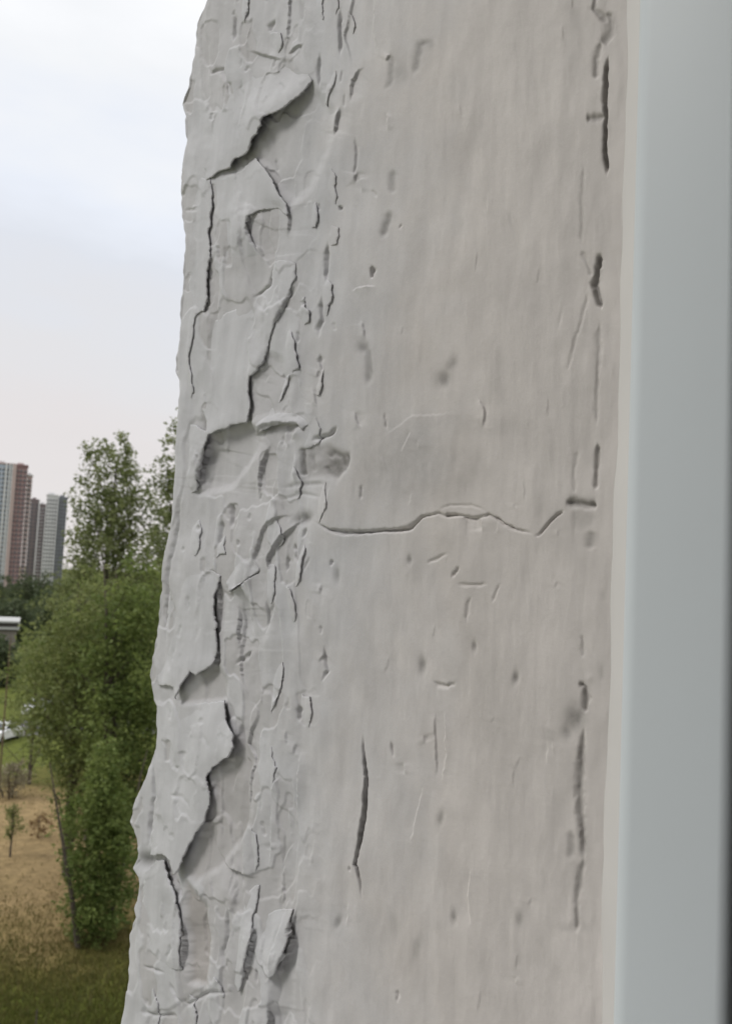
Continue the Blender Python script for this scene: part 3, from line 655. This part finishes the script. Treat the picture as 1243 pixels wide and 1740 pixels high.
# uneven bead of sealant smoothed into the joint between plaster and frame
zz = np.linspace(0, 2.0, 420); sv = []
for k, z in enumerate(zz):
    a1 = .0008 * math.sin(z * 31) + .0006 * math.sin(z * 83 + 1) + .0003 * math.sin(z * 260)
    for t in np.linspace(0, 1, 9):
        yb = .1080 + a1 * .4 + (.0985 - .1080 - a1 * .4) * t
        xb = D0 + .0007 + (xf + .0007 - D0 - .0007) * (t ** 1.6) - .0007 * math.sin(math.pi * t) * (1 + .15 * math.sin(z * 47))
        sv.append((xb, yb, z))
n9 = 9; sq = [(k * n9 + i, k * n9 + i + 1, (k + 1) * n9 + i + 1, (k + 1) * n9 + i) for k in range(len(zz) - 1) for i in range(n9 - 1)]
link('sealant_bead', np_mesh('sealant_bead', sv, quads=sq, smooth=True), mat('white_sealant', (.525, .51, .492), rough=.6, spec=.3, var=.04, vscale=20), frame)

# ------------------------------------------------------------------ the wall the window sits in, and the room behind it
STUC = mat('facade_render', (.50, .49, .47), rough=.9, var=.08, vscale=3, bump=.3, bscale=80)
ROOM = mat('room_wallpaper', (.42, .39, .35), rough=.9, var=.05, vscale=2)
WOOD = mat('room_floorboards', (.20, .13, .08), rough=.5, var=.2, vscale=4)
def slab(name, x0, x1, y0, y1, z0, z1, m):
    b = MB(); b.box(((x0 + x1) / 2, (y0 + y1) / 2, (z0 + z1) / 2), (x1 - x0, y1 - y0, z1 - z0)); return tag(b.build(name, m), kind='structure')
slab('facade_wall', .215, 4.0, -.12, .235, -3.0, 3.0, STUC)
slab('facade_wall', -5.0, -1.28, -.12, .27, -3.0, 3.0, STUC)
slab('facade_wall', -1.28, .215, -.12, .25, 1.0, 3.0, STUC)
slab('facade_wall', -1.28, .215, -.12, .25, -3.0, -.325, STUC)
sm = MB(); sm.prism([(.10, -.300), (.345, -.312), (.345, -.337), (.3465, -.337), (.3465, -.3105), (.10, -.2985)], -1.28, .186)  # unseen pale sill, added and set high to bounce light up the reveal
so_ = sm.mesh('bounce_sill')
for v_ in so_.vertices: v_.co = (v_.co.y, v_.co.x, v_.co.z)
so_.flip_normals(); tag(link('bounce_sill', so_, mat('white_sheet_metal', (.72, .72, .71), rough=.4, var=.04, vscale=6)), kind='structure')
slab('room_wall', -2.6, 1.6, -4.1, -4.0, -1.8, 1.3, ROOM)
slab('room_wall', -2.7, -2.6, -4.1, -.12, -1.8, 1.3, ROOM)
slab('room_wall', 1.6, 1.7, -4.1, -.12, -1.8, 1.3, ROOM)
slab('room_ceiling', -2.7, 1.7, -4.1, -.12, 1.3, 1.4, mat('ceiling_paint', (.6, .6, .58), rough=.9))
slab('room_floor', -2.7, 1.7, -4.1, -.12, -1.9, -1.8, WOOD)

# ------------------------------------------------------------------ ground
def gz(x, y):
    return GZ + 0.25 * math.sin(x * .11 + 1) * math.cos(y * .09) + 0.12 * math.sin(x * .31 + y * .23)
def ground_mesh():
    rs = [6, 12, 18, 23]
    while rs[-1] < 120: rs.append(rs[-1] * 1.03)
    while rs[-1] < 5000: rs.append(rs[-1] * 1.25)
    an = np.radians(np.concatenate([np.arange(-80, 10, 10), np.arange(10, 38, 0.7), np.arange(38, 90, 8)]))
    V2 = []; 
    for r in rs:
        for a in an:
            x, y = r * math.sin(a), r * math.cos(a); k = max(0, 1 - max(0, r - 55) / 22)
            V2.append((x, y, GZ + (gz(x, y) - GZ) * k))
    n = len(an); f = [(i * n + j, i * n + j + 1, (i + 1) * n + j + 1, (i + 1) * n + j) for i in range(len(rs) - 1) for j in range(n - 1)]
    me2 = bpy.data.meshes.new('ground'); me2.from_pydata(V2, [], [q[::-1] for q in f]); me2.update()
    for p in me2.polygons: p.use_smooth = True
    return me2
def ground_mat():
    m = bpy.data.materials.new('dry_meadow'); m.use_nodes = True
    t = m.node_tree; b = t.nodes['Principled BSDF']; N = t.nodes.new; K = t.links.new
    tcn = N('ShaderNodeTexCoord')
    n1 = N('ShaderNodeTexNoise'); n1.inputs['Scale'].default_value = .16; n1.inputs['Detail'].default_value = 7; n1.inputs['Roughness'].default_value = .6; K(tcn.outputs['Object'], n1.inputs['Vector'])
    # dry bare patch at mid distance, greener near the house: by distance from the house
    sp = N('ShaderNodeVectorMath'); sp.operation = 'DISTANCE'; K(tcn.outputs['Object'], sp.inputs[0])
    c = ground_at(70, 1430); sp.inputs[1].default_value = (c[0], c[1], c[2])
    mr = N('ShaderNodeMapRange'); mr.inputs['From Min'].default_value = 7; mr.inputs['From Max'].default_value = 19; mr.inputs['To Min'].default_value = .55; mr.inputs['To Max'].default_value = -.25; K(sp.outputs['Value'], mr.inputs['Value'])
    ad2 = N('ShaderNodeMath'); ad2.operation = 'MULTIPLY_ADD'; ad2.inputs[1].default_value = 1.1; K(n1.outputs['Fac'], ad2.inputs[0]); K(mr.outputs[0], ad2.inputs[2])
    rp = N('ShaderNodeValToRGB'); e = rp.color_ramp.elements
    e[0].position = .35; e[0].color = (.085, .10, .020, 1); e[1].position = 1.0; e[1].color = (.24, .174, .088, 1)
    q = e.new(.58); q.color = (.095, .085, .025, 1); q = e.new(.78); q.color = (.185, .138, .062, 1)
    K(ad2.outputs[0], rp.inputs['Fac'])
    n2 = N('ShaderNodeTexNoise'); n2.inputs['Scale'].default_value = 1.8; n2.inputs['Detail'].default_value = 8; n2.inputs['Roughness'].default_value = .7; K(tcn.outputs['Object'], n2.inputs['Vector'])
    v = N('ShaderNodeMapRange'); v.inputs['From Min'].default_value = .3; v.inputs['From Max'].default_value = .7; v.inputs['To Min'].default_value = .65; v.inputs['To Max'].default_value = 1.3; K(n2.outputs['Fac'], v.inputs['Value'])
    vm = N('ShaderNodeVectorMath'); vm.operation = 'SCALE'; K(rp.outputs[0], vm.inputs[0]); K(v.outputs[0], vm.inputs['Scale']); K(vm.outputs[0], b.inputs['Base Color'])
    b.inputs['Roughness'].default_value = .95; b.inputs['Specular IOR Level'].default_value = .1
    return m
GM = ground_mat()
tag(link('ground', ground_mesh(), GM), kind='structure')

# far road with parked cars, seen through the foliage at the left edge
b_mid = YAW + math.atan((60 - 621.5) / F)
dirv = np.array([math.sin(b_mid), math.cos(b_mid)]); perp = np.array([dirv[1], -dirv[0]])
def strip(name, d0, d1, half, z, m, kind='structure'):
    V2 = []; n = 24
    for i in range(n + 1):
        s = -half + 2 * half * i / n
        for d in (d0, d1): V2.append((*(dirv * d + perp * s), z))
    f = [(2 * i, 2 * i + 2, 2 * i + 3, 2 * i + 1) for i in range(n)]
    me2 = bpy.data.meshes.new(name); me2.from_pydata(V2, [], [q[::-1] for q in f]); me2.update()
    return tag(link(name, me2, m), kind=kind)
ASPH = mat('asphalt', (.062, .06, .06), rough=.9, var=.15, vscale=1.2, bump=.2, bscale=20)
strip('road', 84.5, 92, 70, GZ + .02, ASPH)
kb = MB(); kb.box((*(dirv * 83.85), GZ + .03), (140, .25, .2), math.atan2(perp[1], perp[0])); tag(kb.build('kerb', mat('kerb_concrete', (.32, .31, .29), var=.1, vscale=2)), kind='structure')

# ------------------------------------------------------------------ parked cars
GLASS = mat('car_glass', (.02, .024, .026), rough=.08, spec=.6)
TYRE = mat('tyre_rubber', (.015, .015, .015), rough=.85)
ALLOY = mat('alloy', (.45, .45, .46), rough=.35, metal=.8)
LAMP = mat('lamp_glass', (.6, .6, .58), rough=.12, spec=.6)
TAIL = mat('tail_red', (.32, .02, .015), rough=.2)
def car(name, loc, rz, paint, label, ln=4.3):
    o = empty(name, loc, rz); tag(o, label, 'car', 'cars parked by the far road')
    h = ln / 2
    body = [(-h, .32), (-h, .78), (-h + .1, .92), (-h + .9, .98), (-h + 1.5, 1.02), (h - .75, 1.0), (h - .2, .96), (h, .80), (h, .34), (h - .45, .26), (-h + .45, .26)]
    b = MB(); b.prism(body, -.86, .86); bo = b.build('body', paint, o)
    bv = bo.modifiers.new('edges', 'BEVEL'); bv.width = .07; bv.segments = 2; bv.limit_method = 'ANGLE'
    cab = [(-h + 1.15, 1.0), (-h + 1.95, 1.44), (-h + 2.25, 1.49), (h - 1.2, 1.48), (h - .35, 1.0)]
    b = MB(); b.prism(cab, -.70, .70); co = b.build('roof', paint, o); bv = co.modifiers.new('edges', 'BEVEL'); bv.width = .06; bv.segments = 2
    for sy in (-1, 1):
        b = MB(); b.prism([(-h + 1.38, 1.05), (-h + 2.02, 1.39), (-h + 2.6, 1.41), (-h + 2.6, 1.05)], sy * .70, sy * .712); b.build('side_window', GLASS, o)
        b = MB(); b.prism([(-h + 2.68, 1.05), (-h + 2.68, 1.41), (h - 1.22, 1.40), (h - .62, 1.05)], sy * .70, sy * .712); b.build('side_window', GLASS, o)
        b = MB(); b.box((-h + 1.45, sy * .93, 1.03), (.16, .16, .11)); b.build('mirror', paint, o)
        b = MB(); b.box((-h + .03, sy * .62, .74), (.1, .34, .14)); b.build('headlight', LAMP, o)
        b = MB(); b.box((h - .03, sy * .66, .78), (.1, .26, .16)); b.build('tail_light', TAIL, o)
        for sx in (-h + .82, h - .85):
            w = MB(); w.tube((sx, sy * .68, .31), (sx, sy * .88, .31), .315, .315, 18); wo = w.build('wheel', TYRE, o)
            r = MB(); r.tube((sx, sy * .875, .31), (sx, sy * .895, .31), .2, .18, 12); r.build('rim', ALLOY, wo)
    q = MB(); q.v = [(-h + 1.16, -.6, 1.035), (-h + 1.16, .6, 1.035), (-h + 1.90, .56, 1.435), (-h + 1.90, -.56, 1.435), (-h + 1.12, -.6, 1.045), (-h + 1.12, .6, 1.045), (-h + 1.88, .56, 1.455), (-h + 1.88, -.56, 1.455)]
    q.f = [(0, 1, 2, 3), (7, 6, 5, 4), (0, 4, 5, 1), (1, 5, 6, 2), (2, 6, 7, 3), (3, 7, 4, 0)]; q.build('windscreen', GLASS, o)
    b = MB(); b.box((-h - .012, 0, .5), (.03, .52, .11)); b.build('number_plate', LAMP, o)
    return o
WHITE = mat('white_car_paint', (.72, .72, .72), rough=.25, spec=.5)
SILV = mat('silver_car_paint', (.42, .43, .45), rough=.25, spec=.5)
rzroad = math.atan2(perp[1], perp[0])
c0 = at_dist(6, 1215, 82); car('parked_car', (c0[0], c0[1], GZ + .02), rzroad + R(60), WHITE, 'white parked car at the left edge beside the lamp pole, beyond the dry grass')
c1 = at_dist(64, 1150, 96); car('parked_car', (c1[0], c1[1], GZ), rzroad + R(78), WHITE, 'white parked car half hidden behind the low leafy branches left of the big tree')
c2 = at_dist(98, 1140, 99); car('parked_car', (c2[0], c2[1], GZ), rzroad + R(80), SILV, 'silver parked car glimpsed through leaves, right of the half hidden white car')

# ------------------------------------------------------------------ trees and shrubs
def leaf_mat(name, c1, c2):
    m = bpy.data.materials.new(name); m.use_nodes = True
    t = m.node_tree; b = t.nodes['Principled BSDF']; N = t.nodes.new; K = t.links.new
    a = N('ShaderNodeAttribute'); a.attribute_name = 'tone'
    rp = N('ShaderNodeMixRGB'); rp.inputs['Color1'].default_value = (*c1, 1); rp.inputs['Color2'].default_value = (*c2, 1); K(a.outputs['Fac'], rp.inputs['Fac'])
    K(rp.outputs[0], b.inputs['Base Color']); b.inputs['Roughness'].default_value = .6; b.inputs['Specular IOR Level'].default_value = .25
    tr = N('ShaderNodeBsdfTranslucent'); K(rp.outputs[0], tr.inputs['Color'])
    mx = N('ShaderNodeMixShader'); mx.inputs[0].default_value = .5; K(b.outputs[0], mx.inputs[1]); K(tr.outputs[0], mx.inputs[2])
    K(mx.outputs[0], t.nodes['Material Output'].inputs['Surface'])
    return m
BARK = mat('bark', (.085, .07, .055), rough=.95, var=.3, vscale=6, bump=.5, bscale=12)

def leaves(name, centers, rad, counts, size, seed, m, parent, tones, droop=0.0):
    g = np.random.default_rng(seed)
    idx = np.repeat(np.arange(len(centers)), counts)
    n = len(idx)
    u = g.normal(size=(n, 3)); u /= np.linalg.norm(u, axis=1, keepdims=True)
    rr = g.random(n) ** .45
    Pc = centers[idx] + u * (rr * rad[idx])[:, None] * np.array([1, 1, .85])
    Pc[:, 2] -= droop * g.random(n) * rad[idx]
    s = size * (0.6 + .8 * g.random(n))
    a = g.normal(size=(n, 3)); a[:, 2] *= .6; a /= np.linalg.norm(a, axis=1, keepdims=True)
    b = np.cross(a, g.normal(size=(n, 3))); b /= np.linalg.norm(b, axis=1, keepdims=True)
    V2 = np.stack([Pc - a * s[:, None] * .55, Pc + b * s[:, None] * .3 + a * s[:, None] * .05, Pc + a * s[:, None] * .6, Pc - b * s[:, None] * .3 + a * s[:, None] * .05], 1).reshape(-1, 3)
    Q2 = np.arange(4 * n).reshape(-1, 4)
    me2 = np_mesh(name, V2, quads=Q2)
    tn = np.clip(tones[idx] + g.normal(0, .13, n), 0, 1)
    at = me2.attributes.new('tone', 'FLOAT', 'POINT'); at.data.foreach_set('value', np.repeat(tn, 4).astype(np.float32))
    return link(name, me2, m, parent)

def tree(name, label, cat, base, height, prof, nclump, per, size, m, seed, group=None, trunk_r=.22, lean=(0, 0), crad=(.5, 1.0), depth=1.0, droop=0.0, stems=1, dens=1.2, limbs=46):
    """prof: (height fraction, radius) pairs; crown clumps fill the envelope unevenly"""
    g = np.random.default_rng(seed); pr = np.array(prof)
    o = empty(name, (base[0], base[1], base[2])); tag(o, label, cat, group)
    zs, ctr = [], []
    while len(ctr) < nclump:
        h = pr[0, 0] + (pr[-1, 0] - pr[0, 0]) * g.random()
        r = np.interp(h, pr[:, 0], pr[:, 1])
        if g.random() > (r / pr[:, 1].max()) ** dens + .05: continue
        an = g.random() * 2 * math.pi; q = r * math.sqrt(.10 + .90 * g.random()) * (.75 + .35 * g.random()) * (.86 + .24 * math.sin(3 * an + 11 * h + seed) + .16 * math.sin(5 * an - 23 * h + 2 * seed))
        ctr.append((math.cos(an) * q + lean[0] * h, (math.sin(an) * q) * depth + lean[1] * h, h * height))
    ctr = np.array(ctr); rad = crad[0] + (crad[1] - crad[0]) * g.random(len(ctr)) ** 1.5
    k = np.clip(np.interp(ctr[:, 2] / height, pr[:, 0], pr[:, 1]) / pr[:, 1].max() + .15, .3, 1); rad *= k
    cnt = np.maximum(4, (per * (rad / rad.max()) ** 2 * (.6 + .8 * g.random(len(ctr))))).astype(int)
    tones = np.clip(.45 + .28 * g.normal(size=len(ctr)), 0, 1)
    leaves('crown', ctr, rad, cnt, size, seed + 1, m, o, tones, droop)
    t = MB(); 
    for sidx in range(stems):
        ox, oy = (g.normal(0, .25, 2) if stems > 1 else (0, 0)); pts = []
        for i in range(8):
            f = i / 7 * .93
            pts.append((ox * (1 + 3 * f) + lean[0] * f + g.normal(0, .05) * height * .06, oy * (1 + 3 * f) + lean[1] * f + g.normal(0, .05) * height * .06, f * height))
        pts[0] = (ox, oy, -.3)
        for i in range(7):
            r1 = trunk_r * (1 - i / 7.3) + .015; r2 = trunk_r * (1 - (i + 1) / 7.3) + .015
            t.tube(pts[i], pts[i + 1], r1, r2, 7)
    pick = g.choice(len(ctr), min(len(ctr), limbs), replace=False)
    for i in pick:
        c = ctr[i]; f = max(.08, min(.85, c[2] / height - .10 - .10 * g.random())); j = min(6, int(f / .93 * 7)); a = np.array(pts[j]); bb = np.array(pts[j + 1]); st = a + (bb - a) * (f / .93 * 7 - j)
        mid = (st + c) / 2 + np.array([0, 0, .05 * height * g.random()]); r = trunk_r * .28 * (1 - f) + .012
        t.tube(st, mid, r, r * .6, 5); t.tube(mid, c, r * .6, .008, 5)
    t.build('trunk', BARK, o)
    return o

L_MID = leaf_mat('poplar_leaf', (.115, .142, .052), (.225, .250, .105))
L_DARK = leaf_mat('dark_leaf', (.11, .152, .042), (.20, .24, .072))
L_PALE = leaf_mat('pale_leaf', (.120, .155, .045), (.245, .27, .10))
L_FAR = leaf_mat('far_leaf', (.060, .082, .040), (.105, .125, .065))
L_BUSH = leaf_mat('bush_leaf', (.106, .150, .038), (.20, .24, .072))
L_DRY = leaf_mat('dry_leaf', (.22, .19, .12), (.34, .31, .22))

def on_ground(px, dist):
    d = ray(px, 960); k = dist / math.hypot(d[0], d[1]); x, y = d[0] * k, d[1] * k
    return (x, y, GZ + (gz(x, y) - GZ) * max(0, 1 - max(0, dist - 55) / 22))
def top_h(px, py, dist):
    return at_dist(px, py, dist)[2] - GZ
def pxm(dist, n): return n * dist / F

GT = 'trees behind the reveal'
d = 52; tree('poplar_tree', 'tall airy broadleaf tree with a ragged domed top, in front of the towers', 'tree', on_ground(185, d), top_h(185, 735, d),
     [(.18, 1.0), (.34, pxm(d, 88)), (.48, pxm(d, 112)), (.60, pxm(d, 104)), (.76, pxm(d, 76)), (.88, pxm(d, 62)), (.96, pxm(d, 40)), (1.0, pxm(d, 22))], 900, 95, .21, L_MID, 21, GT, .3, crad=(.4, 1.05), dens=.55)
d = 60; tree('poplar_tree', 'tallest slender broadleaf tree, its tip rising right against the reveal edge', 'tree', on_ground(292, d), top_h(288, 690, d),
     [(.2, 1.0), (.36, pxm(d, 62)), (.55, pxm(d, 64)), (.70, pxm(d, 54)), (.82, pxm(d, 42)), (.93, pxm(d, 26)), (1.0, pxm(d, 12))], 500, 80, .22, L_MID, 22, GT, .28, crad=(.4, .95), dens=.7)
d = 46; tree('willow_tree', 'bushy mid green tree with drooping side boughs, below and left of the domed tree', 'tree', on_ground(160, d), top_h(155, 950, d),
     [(.10, pxm(d, 20)), (.28, pxm(d, 58)), (.44, pxm(d, 98)), (.56, pxm(d, 112)), (.70, pxm(d, 112)), (.84, pxm(d, 78)), (.94, pxm(d, 40)), (1.0, pxm(d, 16))], 640, 85, .19, L_PALE, 23, GT, .26, crad=(.3, 1.15), droop=.7, stems=2)
d = 43; tree('broadleaf_tree', 'dense dark green tree pressed against the lower reveal edge', 'tree', on_ground(235, d), top_h(240, 930, d),
     [(.05, pxm(d, 40)), (.22, pxm(d, 66)), (.45, pxm(d, 78)), (.66, pxm(d, 76)), (.85, pxm(d, 58)), (1.0, pxm(d, 18))], 480, 95, .19, L_DARK, 24, GT, .24, crad=(.4, .95), stems=2)
d = 38; tree('dark_shrub', 'tall dark green shrub tapering to the ground at the foot of the trees', 'shrub', on_ground(205, d), top_h(205, 1260, d),
     [(.0, pxm(d, 40)), (.15, pxm(d, 54)), (.5, pxm(d, 66)), (.75, pxm(d, 50)), (1.0, pxm(d, 22))], 560, 70, .15, L_BUSH, 25, None, .10, crad=(.25, .58), stems=3)
d = 62; tree('dry_shrub', 'pale dry shrub with bare straw coloured twigs at the far end of the bare earth', 'shrub', on_ground(48, d), 2.3,
     [(.15, pxm(d, 18)), (.5, pxm(d, 34)), (1.0, pxm(d, 18))], 60, 34, .16, L_DRY, 27, None, .05, crad=(.2, .5), stems=4)
d = 66; tree('young_tree', 'small leafy tree with gaps in its crown in front of the parked cars', 'tree', on_ground(78, d), top_h(66, 1070, d),
     [(.12, pxm(d, 30)), (.35, pxm(d, 66)), (.65, pxm(d, 74)), (.85, pxm(d, 54)), (1.0, pxm(d, 20))], 170, 50, .20, L_PALE, 28, GT, .12, crad=(.35, .8), droop=.5)
d = 50; tree('sapling', 'thin sapling on the dry ground near the left edge', 'tree', on_ground(56, d), 2.9,
     [(.35, pxm(d, 12)), (.7, pxm(d, 20)), (1.0, pxm(d, 8))], 34, 34, .13, L_PALE, 29, None, .045, crad=(.2, .42))
d = 53; tree('ochre_shrub', 'small rusty weed clump standing on the bare earth by the trees', 'shrub', on_ground(100, d), 1.3,
     [(.1, .5), (.6, .8), (1.0, .35)], 26, 30, .12, leaf_mat('rusty_leaf', (.12, .055, .025), (.20, .14, .06)), 30, None, .012, crad=(.2, .35), stems=1, limbs=3)
GB = 'far trees below the towers'
for i, (px, dist, py, w, lab) in enumerate([
     (8, 240, 978, 40, 'far hazy tree at the left edge under the tall red tower'), (48, 215, 975, 34, 'far rounded tree between the red tower and the domed tree'), (76, 260, 970, 34, 'far tree under the pale gridded tower'),
     (30, 165, 1018, 40, 'far round tree just above the pale low roof'), (4, 118, 1080, 36, 'small far tree in front of the low building at the left edge'), (95, 175, 1000, 46, 'far broad tree beside the domed tree, above the low roof'), (-25, 190, 1000, 40, 'far tree cut by the left edge above the low roof')]):
    tree('far_tree', lab, 'tree', (*on_ground(px, dist)[:2], GZ), top_h(px, py, dist), [(.08, pxm(dist, w * .6)), (.35, pxm(dist, w)), (.7, pxm(dist, w * .85)), (1.0, pxm(dist, w * .3))], 130, 60, .55, L_FAR, 40 + i, GB, .3, crad=(1.0, 2.1))

# grass: tufts on the near meadow
g = np.random.default_rng(77); n = 52000
pxr = g.uniform(-60, 330, n); pyr = 1330 + 470 * g.random(n) ** .8
V2 = []; 
dr = ray_v(pxr, pyr); s = GZ / dr[:, 2]; bx_, by_ = dr[:, 0] * s, dr[:, 1] * s
bz_ = np.array([gz(x, y) for x, y in zip(bx_, by_)])
dry_c = ground_at(70, 1430); dd = np.hypot(bx_ - dry_c[0], by_ - dry_c[1])
keep = g.random(n) < np.clip((dd - 5) / 13, .16, 1); bx_, by_, bz_, dd = bx_[keep], by_[keep], bz_[keep], dd[keep]; n = len(bx_)
hgt = (.06 + .20 * g.random(n) ** 2) * np.clip(.6 + dd / 30, .6, 1.2); an = g.random(n) * math.pi; wd = .014 + .018 * g.random(n)
lx, ly = g.normal(0, .45, n) * hgt, g.normal(0, .45, n) * hgt
V2 = np.stack([np.stack([bx_ - np.cos(an) * wd, by_ - np.sin(an) * wd, bz_ - .02], -1), np.stack([bx_ + np.cos(an) * wd, by_ + np.sin(an) * wd, bz_ - .02], -1), np.stack([bx_ + lx, by_ + ly, bz_ + hgt], -1)], 1).reshape(-1, 3)
gm = np_mesh('grass', V2, tris=np.arange(3 * n).reshape(-1, 3))
at = gm.attributes.new('tone', 'FLOAT', 'POINT'); at.data.foreach_set('value', np.repeat(np.clip(.95 - (dd - 8) / 13 + g.normal(0, .25, n), 0, 1), 3).astype(np.float32))
tag(link('grass', gm, leaf_mat('grass_blade', (.085, .095, .022), (.18, .14, .058))), 'short green and straw grass on the meadow below the window', 'grass', kind='stuff')

# lamp pole, short stake, pale low building
GALV = mat('brown_pole_paint', (.12, .085, .055), rough=.6, var=.1, vscale=3)
p0 = on_ground(28, 61)
pole = empty('lamp_pole', p0); tag(pole, 'slender brown lamp pole at the left edge of the picture', 'lamp pole')
b = MB(); b.tube((0, 0, -.1), (0, 0, .8), .085, .085, 10); b.build('base', GALV, pole)
b = MB(); b.tube((0, 0, .8), (0, 0, 10.2), .06, .038, 10); b.build('shaft', GALV, pole)
p1 = ground_at(58, 1775); p1[2] = gz(p1[0], p1[1])
st = MB(); st.tube((0, 0, -.1), (.02, .01, 1.25), .032, .022, 7); so = st.build('stake', BARK); so.location = p1
tag(so, 'thin dark stake standing in the grass at the bottom of the picture', 'stake')
bl = empty('low_building', (*at_dist(-64, 1060, 150)[:2], GZ), -b_mid); tag(bl, 'low flat building with a pale roof edge beyond the trees at the left edge', 'building')
hb = -GZ + at_dist(-40, 1062, 150)[2]
m_ = MB(); m_.box((0, 6, hb / 2 - .35), (15.5, 11, hb - .9)); m_.build('wall', mat('grey_wall_render', (.20, .18, .165), rough=.9, var=.2, vscale=3), bl)
m_ = MB(); m_.box((0, 6, hb - .40), (16.4, 12, .40)); m_.build('roof', mat('pale_roof', (.38, .38, .37), rough=.8, var=.06, vscale=2), bl)
m_ = MB(); m_.box((0, 6, hb + .10), (16.0, 11.6, .6)); m_.build('parapet', mat('dark_fascia', (.05, .045, .042), rough=.7), bl)
m_ = MB(); m_.box((0, 6, hb + .58), (16.4, 12, .28)); m_.build('coping', bpy.data.materials['pale_roof'], bl)
for i in range(5):
    m_ = MB(); m_.box((-6 + 3 * i, .48, hb * .45), (1.5, .06, 1.3)); m_.build('window', GLASS, bl)

# ------------------------------------------------------------------ towers
def tower(label, pxl, pxr_, py_top, dist, floors, wallm, sidem, cols, side, rot=0.0, piers=None, crown=None, group='apartment towers on the skyline'):
    """front face spans pxl..pxr_, towards the camera; side: depth in metres"""
    A = at_dist(pxl, 960, dist); B = at_dist(pxr_, 960, dist)
    wd = math.hypot(*(B - A)[:2]); mid = (A + B) / 2
    rz = math.atan2((B - A)[1], (B - A)[0]) + rot
    h = top_h((pxl + pxr_) / 2, py_top, dist)
    o = empty('apartment_tower', (mid[0], mid[1], GZ), rz); tag(o, label, 'tower block', group)
    m_ = MB(); m_.box((0, side / 2, h / 2), (wd, side, h)); m_.build('wall', wallm, o)
    fh = (h - 3.0) / floors; cw = wd / cols
    wm = MB().box((0, 0, 0), (cw * .50, .3, fh * .52)).mesh('window')
    wm.materials.append(WIN)
    for i in range(floors):
        for j in range(cols):
            w = bpy.data.objects.new('window', wm); C.objects.link(w); w.parent = o
            w.location = (-wd / 2 + cw * (j + .5), -.10, 1.2 + fh * (i + .55))
    sl = MB()
    for i in range(1, floors + 1): sl.box((0, side / 2, .8 + fh * i - fh * .08), (wd + .5, side + .5, fh * .16))
    sl.build('floor_band', sidem, o)['kind'] = 'stuff'
    for (x, w_, mm) in (piers or []):
        m_ = MB(); m_.box((x * wd, -.6, h / 2 + .4), (w_ * wd, 1.6, h + .8)); m_.build('pier', mm, o)
    m_ = MB(); m_.box((0, side / 2, h + .5), (wd + .8, side + .8, 1.0)); m_.build('parapet', crown or sidem, o)
    m_ = MB(); m_.box((-wd * .1, side / 2, h + 1.6), (wd * .5, side * .4, 1.4)); m_.build('roof_housing', sidem, o)
    # glazed bays on the flank that turns to the camera
    for i in range(0, floors):
        for k in range(2):
            w = bpy.data.objects.new('window', SIDEWIN); C.objects.link(w); w.parent = o
            w.location = (wd / 2 + .02, side * (.3 + .4 * k), 1.2 + fh * (i + .55))
    return o
WIN = mat('tower_window', (.13, .138, .152), rough=.2, spec=.5)  # glass paled, distance haze put into its colour
SIDEWIN = MB().box((0, 0, 0), (.3, 2.2, 1.5)).mesh('window'); SIDEWIN.materials.append(WIN)
REDB = mat('red_brown_brick', (.265, .175, .175), rough=.9, var=.12, vscale=.3)  # distance haze mixed into the brick colour
PINK = mat('pinkish_panel', (.46, .36, .34), rough=.8, var=.06, vscale=.3)
BRWN = mat('dark_brown_brick', (.225, .185, .185), rough=.9, var=.1, vscale=.3)  # brown lightened by haze painted into the colour
PALEW = mat('pale_panel', (.62, .62, .62), rough=.8, var=.05, vscale=.3)
GLZ = mat('blue_glazing', (.36, .42, .50), rough=.25, spec=.6, var=.1, vscale=.5)
DGRY = mat('dark_grey_panel', (.21, .22, .24), rough=.8, var=.1, vscale=.3)  # grey paled too, haze is part of the colour
DT = 560
tower('tall tower with white and blue glazed front cut by the left edge', -40, 12, 787, DT, 26, GLZ, PALEW, 7, 14, 0, [(.49, .12, PINK), (.22, .06, PALEW), (.34, .05, PALEW), (.42, .04, PALEW)], PINK)
tower('tall red brown brick tower with a flat top, second from the left edge', 13, 34, 791, DT + 2, 26, REDB, PINK, 3, 13, 0, [(-.46, .16, PINK)], REDB)
tower('slim pale tower wing against the right side of the red tower', 35, 43, 808, DT + 12, 24, PINK, PALEW, 1, 12, 0, None, PALEW)
tower('narrow dark brown tower between the red tower and the striped tower', 44, 58, 850, DT + 90, 22, BRWN, BRWN, 2, 12, 0, [(.56, .14, PALEW)], BRWN)
tower('narrow brown tower with pale stripes beside the pale gridded tower', 60, 70, 858, DT + 120, 22, BRWN, PALEW, 2, 12, 0, [(.6, .16, PALEW)], BRWN)
tower('pale grey tower with a grid of windows next to the domed tree', 71, 90, 842, DT + 60, 23, PALEW, PALEW, 4, 12, 0, [(.52, .10, PALEW)], PALEW)
tower('dark grey tower half hidden by the domed tree', 91, 106, 846, DT + 62, 23, DGRY, DGRY, 3, 12, 0, None, DGRY)
